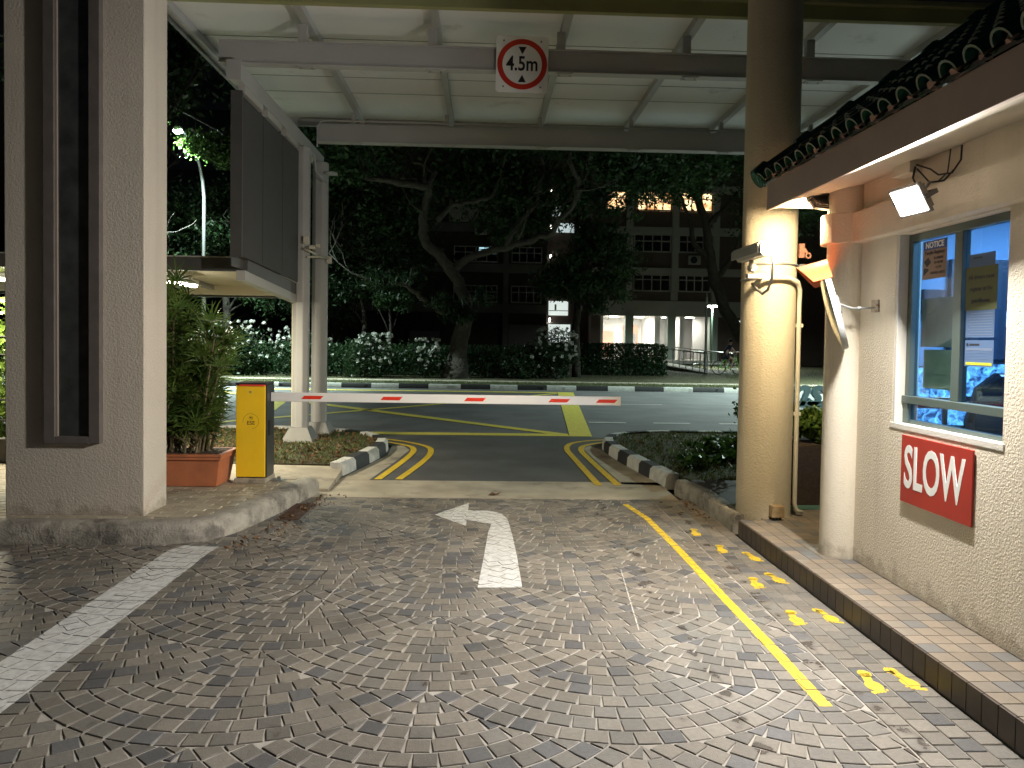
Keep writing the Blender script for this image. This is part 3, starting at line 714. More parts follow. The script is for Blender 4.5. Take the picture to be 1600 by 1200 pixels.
# window frame
wf = MB(); FX0, FX1 = 2.60, 2.65
wf.box(FX0,FX1,3.50,4.454,2.24,2.284); wf.box(FX0,FX1,4.41,4.454,1.30,2.24); wf.box(FX0,FX1,3.50,3.55,1.30,2.24)
wf.box(FX0+.002,FX1,3.945,4.015,1.30,2.24); wf.box(FX0-.02,FX1,3.50,4.454,1.255,1.30)
wf.box(FX0-.01,FX1,4.40,4.454,1.131,1.255); wf.box(FX0,FX1,3.50,4.40,1.131,1.155)
fr = wf.build('window_frame', M['alu'], gh, bevel=.003)
gm, GN, GL, GP = new_mat('window_glass'); 
gl = GN.new('ShaderNodeBsdfGlossy'); gl.inputs['Roughness'].default_value = .02; tr = GN.new('ShaderNodeBsdfTransparent'); tr.inputs[0].default_value = (.74,.80,.82,1)
lw = GN.new('ShaderNodeLayerWeight'); pw = GN.new('ShaderNodeMath'); pw.operation = 'POWER'; pw.inputs[1].default_value = 4; GL.new(lw.outputs['Facing'], pw.inputs[0])
fz = GN.new('ShaderNodeMath'); fz.operation = 'MULTIPLY_ADD'; fz.inputs[1].default_value = .7; fz.inputs[2].default_value = .03; GL.new(pw.outputs[0], fz.inputs[0]); mx = GN.new('ShaderNodeMixShader')
GL.new(fz.outputs[0], mx.inputs[0]); GL.new(tr.outputs[0], mx.inputs[1]); GL.new(gl.outputs[0], mx.inputs[2]); GL.new(mx.outputs[0], GN['Material Output'].inputs[0])
b = MB(); b.box(2.622,2.626,3.55,3.945,1.30,2.24); b.box(2.630,2.634,4.015,4.41,1.30,2.24); b.box(2.612,2.616,3.50,4.40,1.155,1.255); b.build('pane', gm, fr)
# roof
b = MB(); b.box(2.09,2.115,-2,5.46,2.60,2.80); b.box(2.115,2.53,5.435,5.46,2.62,2.80); b.build('fascia', M['fascia'], gh, bevel=.004)
b = MB(); b.hexa([(2.116,-2,2.605),(WX,-2,2.69),(WX,5.434,2.69),(2.116,5.434,2.605)], [(2.116,-2,2.63),(WX,-2,2.715),(WX,5.434,2.715),(2.116,5.434,2.63)])
b.box(WX,2.9,4.95,5.434,2.69,2.715); b.build('soffit', M['soffit'], gh)
sl = math.tan(R(36)); 
b = MB(); b.hexa([(2.06,-2,2.79),(6.0,-2,2.79+3.94*sl),(6.0,5.5,2.79+3.94*sl),(2.06,5.5,2.79)], [(2.06,-2,2.815),(6.0,-2,2.815+3.94*sl),(6.0,5.5,2.815+3.94*sl),(2.06,5.5,2.815)]); b.build('roof_deck', M['frame_brown'], gh)
# pantiles: arched covers running up the slope, in courses
tm = MB(); tb = MB()
sp = .1695; dirx, dirz = math.cos(R(36)), math.sin(R(36))
for k in range(34):
    y0 = 5.42-k*sp
    for c_ in range(9):
        x0 = 2.03+c_*.30*dirx; z0 = 2.805+c_*.30*dirz + .006
        x1 = x0+.335*dirx; z1 = z0+.335*dirz-.014
        n = 8; r0, r1 = .058, .052
        for (r_, tm_, of) in ((1.0, tm, 0), ):
            base = len(tm.v)
            ring = []
            for (xx,zz,rr) in ((x0,z0,r0),(x1,z1,r1)):
                for q in range(n+1):
                    a = PI*q/n
                    tm.v.append((xx-dirz*rr*math.sin(a)*1.25*0 - dirz*rr*math.sin(a), y0+rr*math.cos(a), zz+dirx*rr*math.sin(a)*1.15))
                for q in range(n+1):
                    a = PI*(n-q)/n; r3 = rr-.011
                    tm.v.append((xx-dirz*r3*math.sin(a), y0+r3*math.cos(a), zz+dirx*r3*math.sin(a)*1.15))
            m_ = 2*(n+1)
            for q in range(m_):
                q2 = (q+1) % m_; tm.f.append((base+q, base+q2, base+m_+q2, base+m_+q)); tm.mi.append(0)
            for q in range(n):
                tm.f.append((base+q, base+q+1, base+m_-2-q, base+m_-1-q)); tm.mi.append(1)
        # pan between covers
        ya, yb2 = y0-.058, y0-sp+.058
        base = len(tm.v)
        for (xx,zz) in ((x0+.01,z0-.012),(x1+.01,z1-.012)):
            for q in range(4):
                t = q/3; tm.v.append((xx, ya+.012+(yb2-ya-.024)*t, zz+.004-.018*math.sin(PI*t)))
        for q in range(3): tm.f.append((base+q, base+q+1, base+5+q, base+4+q)); tm.mi.append(0)
tm.build('roof_tiles', [M['tile_green'], mat('glaze_edge',(.16,.20,.15),.5,var=(20,.3))], gh, smooth=R(50))
# mortar plugs within the eave tile mouths
for k in range(34):
    y0 = 5.42-k*sp
    b = MB(); b.tube([(2.058,y0+random.uniform(-.012,.012),2.812),(2.085,y0,2.835)], [.022+random.uniform(-.008,.008),.034], 7); b.build('mortar_plug', M['mortar'], gh)
b = MB(); b.tube([(2.02,5.485,2.83),(3.4,5.485,2.83+1.38*sl),(4.6,5.485,2.83+2.58*sl),(6,5.485,2.83+3.98*sl)], .07, 12)
for k in range(12): b.tube([(2.03+k*.36*dirx*1.1,5.485,2.84+k*.36*dirz*1.1),(2.03+(k+.25)*.36*dirx*1.1,5.485,2.855+(k+.25)*.36*dirz*1.1)], .080, 12)
b.build('verge_tiles', M['tile_green'], gh, smooth=R(50))

# tiled step
g = empty('tiled_step', (2.33,3.5,0), 'raised walkway of small square tiles with a dark tiled riser along the guardhouse', 'step')
b = MB(); b.box(2.142,WX,-2,6.0,-.02,.134); b.box(WX+.001,3.9,5.02,6.42,-.02,.1335); b.box(2.68,3.9,6.0,6.42,-.02,.1334) ; b.build('base', M['grout'], g)
items = []
def stile():
    t = random.random(); k = random.uniform(.9,1.1); c = (.23,.19,.145) if t < .5 else (.195,.168,.135) if t < .78 else (.145,.14,.132)
    return tuple(x*k for x in c)
y = .9
while y < 6.38:
    x = 2.135
    while x < (2.52 if y < 5.15 else 3.8):
        c0 = (x+.05,y+.05)
        if math.hypot(c0[0]-2.43, c0[1]-6.26) > .20 and not (y > 5.95 and x < 2.3): items.append(([(x+.002,y+.002),(min(x+.1,2.54 if y < 4.95 else 9)-.002,y+.002),(min(x+.1,2.54 if y < 4.95 else 9)-.002,y+.098),(x+.002,y+.098)], stile()))
        x += .1
    y += .1
o, _ = paver_mesh('tread_tiles', items, M['step_tile'], h0=.141, deep=.132, bev=.0015, jit=.0004); o.parent = g; o.location = -g.location
b = MB(); y = .9
while y < 5.93: b.box(2.127,2.1415,y+.002,y+.098,.004,.1365); y += .1
b.build('riser_tiles', mat('riser_brown',(.085,.062,.045),.45,var=(5,.35)), g, bevel=.0015)
for q in ((2.130,2.1412,-2,.9,0,.134),(2.13,2.24,5.93,6.0,0,.134)):
    b = MB(); b.box(*q); b.build('riser_end', M['concrete'], g)

# SLOW sign
g = empty('slow_sign', (WX,4.02,.87), 'red board reading SLOW in white, on the wall below the window', 'sign')
b = MB(); b.box(2.525,2.536,3.69,4.34,.67,1.07); b.build('board', M['sign_red'], g, bevel=.002)
text('lettering', 'SLOW', .35, facing_left(2.5242,4.03,.873), M['sign_white'], g, sx=.565, bold=.007, space=1.0)
# 4.5 m sign is built with the canopy

# flood lights
def flood(loc, direction, size, power, col, label, yoke_to, lens_e):
    g = empty('flood_light', loc, label, 'flood light', 'LED flood lights under the guardhouse eave')
    q = Vector(direction).normalized().to_track_quat('Z','Y').to_matrix().to_4x4()
    if direction[0] > -.5: pass
    T = Matrix.Translation(loc) @ q
    sx, sy = size
    b = MB(); b.box(-sx/2,sx/2,-sy/2,sy/2,-.020,.0); b.box(-sx/2+.012,sx/2-.012,-sy/2+.012,sy/2-.012,-.028,-.0201); b.xf(T); b.build('housing', M['lamp_metal'], g, bevel=.003)
    b = MB()
    for k in range(11): b.box(-sx/2+.02+k*(sx-.04)/10-.0025,-sx/2+.02+k*(sx-.04)/10+.0025,-sy/2+.02,sy/2-.02,-.045,-.0285)
    b.xf(T); b.build('cooling_fins', M['lamp_metal'], g)
    b = MB(); b.box(-sx/2-.001,-sx/2-.006,-.012,.012,-.075,.0); b.box(sx/2+.001,sx/2+.006,-.012,.012,-.075,.0); b.box(-sx/2-.006,sx/2+.006,-.012,.012,-.081,-.0751); b.xf(T); b.build('yoke', M['dark_metal'], g)
    b = MB(); b.tube([T @ Vector((0,0,-.08)), Vector(yoke_to)], .009, 8); b.build('mount_rod', M['galv'], g)
    b = MB(); b.box(-sx/2+.014,sx/2-.014,-sy/2+.014,sy/2-.014,.0002,.003); b.xf(T); b.build('lens', emat('led_lens', col, lens_e), g)
    area('flood_beam', T @ Vector((0,0,.006)), direction, sx-.03, sy-.03, power, col, g)
    return g
flood((2.28,3.92,2.385), (-.86,-.10,-.50), (.24,.17), 102, (1.0,.95,.89), 'bright white LED flood light on the wall above the service window', (2.47,4.05,2.52), 14)
flood((2.32,5.10,2.60), (-.30,.72,-.63), (.21,.17), 27, (1.0,.79,.49), 'warm LED flood light seen from behind, hung under the eave corner beside the round column', (2.36,5.05,2.66), 14)
g = empty('electrical_box', (2.47,4.25,2.68), 'square cream electrical box under the eave above the white flood light', 'junction box')
b = MB(); b.box(2.42,2.50,4.17,4.34,2.60,2.675); b.build('box', M['pipe'], g, bevel=.005)
b = MB(); b.tube([(2.45,4.16,2.63),(2.42,4.13,2.56),(2.40,4.06,2.50),(2.36,3.99,2.44)], .006, 6); b.tube([(2.45,4.15,2.64),(2.49,4.08,2.60),(2.50,4.02,2.555),(2.50,3.90,2.54),(2.52,3.86,2.60),(2.53,3.87,2.68)], .005, 6)
b.tube([(2.46,4.16,2.62),(2.50,4.10,2.53),(2.52,4.0,2.52),(2.52,3.92,2.56)], .005, 6); b.tube([(2.52,3.95,2.68),(2.52,3.97,2.56),(2.50,4.02,2.52)], .004, 6)
b.build('cable', M['black'], g, smooth=True)

# convex mirror
g = empty('convex_mirror', (2.54,4.86,1.87), 'round traffic mirror with an orange hood seen nearly edge on beside the guardhouse corner', 'mirror')
n_ = Vector((-.885,.415,-.27)).normalized(); T = Matrix.Translation((2.29,4.80,1.86)) @ n_.to_track_quat('Z','Y').to_matrix().to_4x4()
b = MB(); b.lathe([(.292,-.035),(.298,-.02),(.300,.0),(.292,.004)], (0,0,0), 48); b.xf(T); b.build('backing', mat('mirror_back',(.30,.31,.30),.5), g, smooth=R(40))
b = MB(); b.lathe([(.290,.0045),(.25,.016),(.18,.028),(.09,.036),(.01,.039)], (0,0,0), 48); b.xf(T); b.build('mirror_face', mat('mirror_silver',(.85,.85,.82),.22,metal=1), g, smooth=R(60))
b = MB()
upv = (Vector((0,0,1))-n_*n_.z).normalized(); sdv = n_.cross(upv)
pts = []
for sgn,rr in ((0,.303),(1,.309)):
    for a in np.linspace(-1.0,1.0,17):
        for d_ in (-.045,.15):
            dd = d_ if d_ < 0 else d_*(1-.55*(abs(a)/1.0)**2)
            pts.append(Vector((2.29,4.80,1.86))+upv*rr*math.cos(a)+sdv*rr*math.sin(a)+n_*dd)
F_ = []
for i in range(16):
    F_ += [(2*i,2*i+1,2*i+3,2*i+2), (34+2*i,34+2*i+2,34+2*i+3,34+2*i+1), (2*i+1,34+2*i+1,34+2*i+3,2*i+3), (2*i,2*i+2,34+2*i+2,34+2*i)]
F_ += [(0,34,35,1),(32,33,67,66)]
b.add(pts, F_); b.build('hood', M['orange'], g, smooth=R(50))
b = MB(); b.lathe([(.062,-.052),(.062,-.036)], (0,0,0), 24); b.xf(T); b.build('hub_plate', M['steel'], g)
b = MB(); bk = T @ Vector((0,0,-.05)); b.tube([bk,(2.40,4.74,1.845),(2.54,4.70,1.85)], .008, 8); b.tube([(2.43,4.73,1.845),(2.45,4.725,1.846)], .014, 8); b.build('arm', M['galv'], g)
b = MB(); b.box(2.525,2.539,4.66,4.74,1.82,1.90); b.build('wall_plate', mat('worn_plate',(.42,.38,.30),.6,stain=(30,(.2,.1,.05),.5)), g, bevel=.002)

# service window contents
def paper(name, y0, y1, z0, z1, m, label, x=2.640, cat='notice', grp=None):
    g = empty(name, (x,(y0+y1)/2,(z0+z1)/2), label, cat, grp)
    b = MB(); b.box(x,x+.0012,y0,y1,z0,z1); b.build('sheet', m, g)
    return g
def line(g, y0, y1, z0, z1, m, name='print', x=2.640):
    b = MB(); b.box(x-.0009,x-.0002,y0,y1,z0,z1); b.build(name, m, g)
ink = mat('ink', (.02,.02,.03), .6); blue = mat('notice_blue', (.03,.09,.28), .5); pap = mat('beige_sheet',(.30,.20,.14),.7)
g = paper('cctv_notice', 4.10, 4.33, 2.0, 2.225, pap, 'beige notice with blue heading and camera symbol at the top left of the service window', x=2.614)
X_ = 2.614
line(g, 4.105,4.325,2.172,2.222, blue, 'heading', X_)
text('heading_text','NOTICE',.048, facing_left(X_-.0018,4.215,2.197), M['sign_white'], g, bold=.0012)
for i,(s_,sz,yy_,zz_) in enumerate([('Tanglin Regency',.029,4.215,2.153),('IS UNDER',.020,4.175,2.118),('24 HOUR',.020,4.175,2.092),('CCTV',.020,4.175,2.064),('SURVEILLANCE',.020,4.182,2.033)]):
    text('wording', s_, sz, facing_left(X_-.0012,yy_,zz_), ink, g, bold=.0004)
b = MB(); b.prism([(4.318,2.105),(4.275,2.128),(4.248,2.098),(4.285,2.072)], 'x', X_-.001, X_-.0003); b.prism([(4.318,2.06),(4.305,2.068),(4.27,2.06),(4.27,2.05),(4.318,2.022)], 'x', X_-.001, X_-.0003); b.build('camera_symbol', ink, g)
g = paper('green_notice', 3.675, 3.925, 1.80, 2.03, mat('green_sheet',(.10,.115,.04),.7), 'yellow green laminated sheet asking drivers to register, on the right window pane', x=2.612)
for i,s_ in enumerate(['All drivers must','register at the','guardhouse']): text('wording', s_, .031, facing_left(2.6113,3.80,1.975-.062*i), ink, g, bold=.0006)
g = paper('blue_notice', 3.69, 3.915, 1.655, 1.80, mat('blue_white_sheet',(.085,.15,.28),.7), 'pale sheet of small print taped directly under the green laminated sheet', x=2.6135)
for i in range(9): line(g, 3.705,3.90-random.random()*.03,1.785-.014*i-.004,1.785-.014*i, mat('grey_ink',(.15,.2,.3),.6) if i == 0 else bpy.data.materials['grey_ink'], 'print', 2.6135)
g = paper('visitor_form', 3.69, 3.915, 1.50, 1.64, bpy.data.materials['blue_white_sheet'], 'white form with a bright yellow strip at the bottom of the right window pane', x=2.6135)
b = MB(); b.tube([(2.6128,3.895,1.617),(2.6122,3.895,1.617)], .009, 12); b.build('print', ink, g)
line(g,3.80,3.878,1.612,1.622, ink, 'print', 2.6135); line(g,3.70,3.905,1.585,1.598, bpy.data.materials['grey_ink'], 'print', 2.6135)
for i in range(3): line(g,3.70,3.905,1.572-.016*i,1.5735-.016*i, bpy.data.materials['grey_ink'],'print',2.6135)
line(g,3.70,3.905,1.508,1.522, mat('strip_yellow',(.6,.6,.05),.5), 'coloured_strip', 2.6135)
g = paper('tall_sheet', 3.70, 3.905, 2.03, 2.10, bpy.data.materials['blue_white_sheet'], 'white sheet edge showing above the green laminated sheet', x=2.6145)
line(g,3.80,3.87,2.075,2.083, ink,'print',2.6145)
fd = mat('faded_sheet',(.16,.24,.22),.6,var=(9,.1))
g = paper('faded_poster', 4.025, 4.37, 1.60, 1.89, fd, 'faded grey green poster filling the middle of the left window pane', x=2.640)
b = MB(); b.box(2.6388,2.6396,4.22,4.225,1.605,1.885); b.build('fold', bpy.data.materials['grey_ink'], g)
g = paper('estate_map', 4.07, 4.335, 1.355, 1.585, mat('map_sheet',(.20,.28,.21),.6,var=(14,.15)), 'pale map sheet at the bottom of the left window pane', x=2.640)
b = MB()
for (a0,a1,c0_,c1) in [(4.12,4.26,1.44,1.445),(4.12,4.125,1.40,1.52),(4.18,4.185,1.44,1.55),(4.10,4.22,1.51,1.515),(4.24,4.245,1.42,1.5)]: b.box(2.6388,2.6396,a0,a1,c0_,c1)
b.build('print', mat('map_ink',(.18,.28,.2),.6), g)
# room: desk, monitors, chair, ceiling lamp
g = empty('guard_desk', (3.6,4.65,.16), 'dark desk inside the guardhouse along the far wall of the room', 'desk')
b = MB(); b.box(2.74,4.4,4.40,4.93,1.00,1.04); b.build('desk_top', M['black'], g)
for xx_ in (2.8,4.3):
    b = MB(); b.box(xx_,xx_+.04,4.45,4.9,.16,1.0); b.build('leg', M['black'], g)
scr = bpy.data.materials.new('screen'); scr.use_nodes = True; N = scr.node_tree.nodes; L = scr.node_tree.links; P_ = N['Principled BSDF']
tc = N.new('ShaderNodeTexCoord'); vo = N.new('ShaderNodeTexNoise'); vo.inputs['Scale'].default_value = 17; vo.inputs['Detail'].default_value = 9; vo.inputs['Distortion'].default_value = 1.5; L.new(tc.outputs['Object'], vo.inputs['Vector'])
rp = N.new('ShaderNodeValToRGB'); rp.color_ramp.elements[0].position = .38; rp.color_ramp.elements[0].color = (.006,.03,.12,1); rp.color_ramp.elements[1].position = .68; rp.color_ramp.elements[1].color = (.12,.45,1,1)
L.new(vo.outputs['Fac'], rp.inputs[0]); L.new(rp.outputs[0], P_.inputs['Emission Color']); P_.inputs['Emission Strength'].default_value = 1.5; P_.inputs['Base Color'].default_value = (0,0,0,1)
for i,(x,y,z,w_,h_,lab) in enumerate([(3.02,4.86,1.36,.34,.20,'surveillance screen with blue pictures beside the map sheet'),(3.50,4.86,1.38,.52,.22,'surveillance screen with blue pictures behind the black chair'),(2.93,4.80,1.13,.26,.12,'low bright screen seen at the left end of the transaction slot'),(3.25,4.80,1.14,.30,.12,'low bright screen seen in the middle of the transaction slot')]):
    g = empty('monitor', (x,y,z-h_/2), lab, 'monitor', 'screens in the guard room')
    b = MB(); b.box(x-w_/2-.01,x+w_/2+.01,y,y+.03,z-h_/2-.01,z+h_/2+.01); b.build('casing', M['black'], g)
    b = MB(); b.box(x-w_/2,x+w_/2,y-.003,y-.001,z-h_/2,z+h_/2); b.build('screen', scr, g)
    b = MB(); b.box(x-.04,x+.04,y+.005,y+.025,1.041,z-h_/2-.011); b.build('stand', M['black'], g)
g = empty('office_chair', (3.18,4.2,.16), 'black high backed office chair behind the right window pane', 'chair')
b = MB(); b.prism([(2.93,.95),(3.42,.95),(3.46,1.15),(3.42,1.34),(3.32,1.44),(3.08,1.45),(2.96,1.36),(2.90,1.15)], 'y', 4.28, 4.36); b.build('backrest', mat('chair_vinyl',(.012,.012,.014),.22), g, bevel=.03, seg=4)
b = MB(); b.box(2.92,3.42,3.85,4.30,.62,.70); b.build('seat', bpy.data.materials['chair_vinyl'], g, bevel=.02)
b = MB(); b.tube([(3.18,4.1,.2),(3.18,4.1,.62)], .03, 10); b.build('stem', M['black'], g)
for k in range(5):
    a = k*2*PI/5; b = MB(); b.tube([(3.18,4.1,.22),(3.18+.28*math.cos(a),4.1+.28*math.sin(a),.18)], .02, 8); b.build('leg', M['black'], g)
g = empty('notice_board', (3.6,4.92,1.6), 'dark board on the far wall of the guard room behind the right pane', 'board')
b = MB(); b.box(3.16,4.2,4.90,4.938,1.52,2.20); b.build('board', mat('dark_board',(.02,.028,.045),.4), g, bevel=.004)
b = MB(); b.box(3.30,3.42,4.896,4.899,1.95,2.10); b.build('pinned_sheet', M['sign_white'], g)
b = MB(); b.box(3.55,3.62,4.896,4.899,1.75,1.85); b.build('pinned_sheet', M['sign_white'], g)
g = empty('alarm_panel', (3.0,4.92,1.85), 'small dark control box with a red display behind the left window pane', 'control box')
b = MB(); b.box(2.96,3.12,4.88,4.938,1.82,1.99); b.build('casing', mat('panel_maroon',(.06,.03,.03),.4), g, bevel=.004)
b = MB(); b.box(3.01,3.06,4.877,4.879,1.875,1.895); b.build('display', emat('red_digits',(1,.05,.05),2), g)
g = empty('vertical_duct', (2.83,4.9,.16), 'pale vertical cable duct on the far wall at the left of the window', 'duct')
b = MB(); b.box(2.83,2.88,4.90,4.938,1.1,2.59); b.build('duct', M['white'], g)
g = empty('room_light', (3.7,3.9,2.59), 'bluish ceiling light inside the guard room', 'ceiling light')
b = MB(); b.box(3.3,4.1,3.75,4.05,2.56,2.598); b.build('diffuser', emat('room_diffuser',(.35,.62,1),6), g)
area('room_lamp', (3.7,3.9,2.55), (0,0,-1), .8, .3, 46, (.24,.52,1.0), g)

# ================================================================== CANOPY
g = empty('vehicle_canopy', (.5,9.5,4.3), 'grey steel canopy roof spanning the driveway above the barrier', 'canopy')
b = MB(); b.box(-2.87,5.8,8.02,8.03,4.51,4.73); b.box(-2.87,5.8,7.99,8.11,4.495,4.51); b.box(-2.87,5.8,7.99,8.11,4.73,4.742); b.build('cross_beam', M['steel'], g, bevel=.002)
b = MB(); b.box(-2.52,5.8,11.06,11.16,4.50,4.76); b.box(-2.52,5.8,11.02,11.2,4.49,4.4995); b.build('cross_beam', M['steel'], g, bevel=.003)
b = MB(); b.box(-2.74,-2.62,7.93,12.0,4.31,4.492); b.build('side_beam', M['steel'], g, bevel=.004)
b = MB(); b.box(-2.752,-2.60,7.915,7.929,4.295,4.505); b.build('end_plate', M['steel'], g)
b = MB(); b.box(-3.35,5.8,7.40,11.75,5.03,5.05); b.build('roof_sheet', M['ceiling'], g)
for x in [-3.3+0*1, -1.95,-.57,.82,2.19,3.56,4.93]:
    b = MB(); b.box(x-.04,x+.04,7.47,11.7,4.94,5.028); b.build('rafter', M['steel'], g)
for x in [-1.99,-.61,.78,2.15,3.52,4.89]:
    b = MB(); b.box(x-.045,x+.045,8.03,8.10,4.743,4.939); b.build('stub_post', M['steel'], g)
    b = MB(); b.box(x-.03,x+.03,11.08,11.14,4.761,4.939); b.build('stub_post', M['steel'], g)
for y in (8.62,9.86,10.48):
    b = MB(); b.box(-3.33,5.8,y,y+.012,5.0265,5.0298); b.build('sheet_joint', M['steel_dark'], g)
for x in (-1.95,-.57,.82,2.19,3.56):
    for y in (7.99,11.02):
        b = MB(); b.box(x-.11,x+.11,y+.015,y+.105,4.478,4.4885) if y > 9 else b.box(x-.09,x+.09,8.00,8.10,4.484,4.4945); b.build('splice_plate', M['steel'], g)
        for dx in (-.06,.06):
            b = MB(); b.tube([(x+dx,y+.06,4.466 if y > 9 else 4.472),(x+dx,y+.06,4.4775 if y > 9 else 4.4835)], .011, 6); b.build('bolt', M['galv'], g)
b = MB(); b.tube([(-2.2,8.135,4.765),(.6,8.135,4.76),(3.2,8.135,4.77),(5.6,8.135,4.765)], .011, 6); b.build('conduit', M['steel'], g)
b = MB(); b.box(-3.36,5.8,7.39,7.46,4.88,5.02); b.build('front_fascia', M['fascia_green'], g, bevel=.003)
b = MB(); b.box(-3.37,5.8,7.33,7.40,5.02,5.07); b.build('gutter', mat('gutter_metal',(.30,.29,.15),.4), g)
b = MB(); b.box(-3.38,-3.34,7.40,11.75,4.9,5.06); b.build('side_fascia', M['dark_metal'], g)
b = MB(); b.box(-3.35,5.8,11.72,11.75,4.90,5.03); b.build('rear_fascia', M['steel'], g)
b = MB(); b.tube([(-2.50,11.0,4.40),(-2.50,11.0,4.70),(-2.44,11.0,4.775),(-2.3,11.0,4.785),(5.5,11.0,4.785)], .013, 8); b.build('conduit', M['steel'], g, smooth=True)
b = MB(); b.tube([(-2.61,10.6,4.30),(-2.56,10.8,4.30),(-2.53,10.95,4.25),(-2.52,11.0,4.05),(-2.47,11.45,3.98)], .014, 8); b.build('conduit', M['steel'], g, smooth=True)
# two posts
def post(x, y, z0, r_, dark, lab):
    g = empty('canopy_post', (x,y,z0), lab, 'post', 'steel posts under the canopy')
    b = MB(); b.tube([(x,y,z0+.2),(x,y,4.308)], r_, 8, phase=PI/8); b.build('shaft', M['steel'], g, bevel=.012)
    b = MB(); b.hexa([(x-.24,y-.24,z0),(x+.24,y-.24,z0),(x+.24,y+.24,z0),(x-.24,y+.24,z0)], [(x-r_-.01,y-r_-.01,z0+.23),(x+r_+.01,y-r_-.01,z0+.23),(x+r_+.01,y+r_+.01,z0+.23),(x-r_-.01,y+r_+.01,z0+.23)]); b.build('base_shroud', M['steel_dark'] if dark else M['shroud'], g, bevel=.006)
    b = MB(); b.box(x-.26,x+.26,y-.26,y+.26,z0-.1,z0-.001); b.build('footing', M['concrete'], g)
post(-2.645,10.72,-.02+.1,.118,False,'canopy post nearer the camera, with a light grey flared foot')
post(-2.585,11.62,-.02+.08,.125,True,'canopy post farther from the camera, with a dark flared foot')
for (x,y,z,lab,rt_) in [(-2.55,10.58,2.98,'small cream box high on the nearer canopy post',0),(-2.43,11.55,2.80,'small cream box on the right side of the farther canopy post',0)]:
    g = empty('sensor_box', (x,y,z), lab, 'sensor', 'boxes strapped to the canopy posts')
    b = MB(); b.box(x-.035,x+.035,y-.04,y+.04,z-.055,z+.055); b.build('casing', M['pipe'], g, bevel=.006)
    b = MB(); b.box(x-.045,x-.0352,y-.01,y+.01,z-.02,z+.02); b.build('bracket', M['dark_metal'], g)
g = empty('bracket_arm', (-2.5,10.7,2.8), 'pair of cream brackets with a small sensor between the two canopy posts', 'bracket')
b = MB(); b.tube([(-2.60,10.58,2.86),(-2.50,10.56,2.82),(-2.45,10.8,2.80)], .016, 8); b.tube([(-2.54,10.60,2.74),(-2.46,10.9,2.78),(-2.42,11.45,2.82)], .014, 8); b.build('arm', M['pipe'], g, smooth=True)
b = MB(); b.box(-2.50,-2.42,10.52,10.62,2.85,2.90); b.box(-2.41,-2.36,10.52,10.62,2.87,2.92); b.build('sensor', M['pipe'], g, bevel=.008)
b = MB(); b.lathe([(.02,0),(.10,.01),(.10,.035),(.02,.05)], (-2.40,11.5,4.10), 20); b.build('dome_cover', M['steel'], g, smooth=R(40))
# hanging side board
g = empty('hanging_board', (-2.70,9.3,2.42), 'dark grey board hanging below the left edge of the canopy above the shelter', 'board')
b = MB(); b.hexa([(-2.75,8.12,2.48),(-2.66,8.12,2.48),(-2.66,10.56,2.38),(-2.75,10.56,2.38)], [(-2.75,8.12,4.20),(-2.66,8.12,4.20),(-2.66,10.56,4.22),(-2.75,10.56,4.22)]); b.build('board', M['panel'], g)
for y in (8.9,9.75):
    b = MB(); b.box(-2.6598,-2.6575,y,y+.008,2.46,4.2); b.build('seam', M['black'], g)
b = MB(); b.box(-2.762,-2.751,8.10,10.58,2.36,4.24); b.box(-2.762,-2.64,8.085,8.118,2.46,4.24); b.build('edge_trim', M['dark_metal'], g)
for (y0,y1) in ((8.14,8.80),(8.98,9.60),(9.80,10.4)):
    b = MB(); b.box(-2.70,-2.63,y0,y1,4.225,4.309); b.build('hanger', M['light_metal'], g)

# height limit sign
g = empty('height_limit_sign', (.357,7.98,4.56), 'white square sign with a red ring reading 4.5m on the canopy beam', 'sign')
T = Matrix.Translation((.357,7.975,4.56)) @ Matrix.Rotation(R(.4),4,'Y')
def rrect(w_, h_, r_, n=5):
    o_ = []
    for (cx,cy,a0) in ((w_/2-r_,h_/2-r_,0),(-w_/2+r_,h_/2-r_,PI/2),(-w_/2+r_,-h_/2+r_,PI),(w_/2-r_,-h_/2+r_,1.5*PI)):
        for k in range(n+1): a = a0+PI/2*k/n; o_.append((cx+r_*math.cos(a), cy+r_*math.sin(a)))
    return o_
b = MB(); b.prism(rrect(.56,.60,.035), 'y', -.004, .004); b.xf(T); b.build('plate', M['sign_white'], g)
def ring(b, r0, r1, y0, y1, n=56, a0=0, a1=2*PI):
    base = len(b.v)
    for k in range(n+1):
        a = a0+(a1-a0)*k/n
        for (rr,yy_) in ((r0,y0),(r1,y0),(r1,y1),(r0,y1)): b.v.append((rr*math.cos(a), yy_, rr*math.sin(a)))
    for k in range(n):
        for q in range(4): b.f.append((base+4*k+q, base+4*k+(q+1)%4, base+4*(k+1)+(q+1)%4, base+4*(k+1)+q)); b.mi.append(b.cur)
b = MB(); ring(b, .212, .268, -.0048, -.0045); b.xf(T); b.build('red_ring', M['sign_red'] if False else mat('ring_red',(.55,.03,.015),.4), g)
text('lettering', '4.5m', .215, T @ facing_cam(0,-.0055,0), M['black'], g, sx=.80, bold=.004)
b = MB(); b.prism([(-.043,.185),(.043,.185),(0,.105)], 'y', -.0048, -.0045); b.xf(T); b.build('triangle', M['black'], g)
b = MB(); b.prism([(-.043,-.19),(.043,-.19),(0,-.11)], 'y', -.0048, -.0045); b.xf(T); b.build('triangle', M['black'], g)
for (x,z) in ((-.2,.245),(.2,.245),(-.2,-.24),(.2,-.24)):
    b = MB(); b.tube([(x,-.008,z),(x,-.0045,z)], .010, 10); b.xf(T); b.build('rivet', M['steel_dark'], g)
b = MB(); b.box(-.06,.06,.005,.014,-.25,.2); b.xf(T); b.build('back_strap', M['galv'], g)

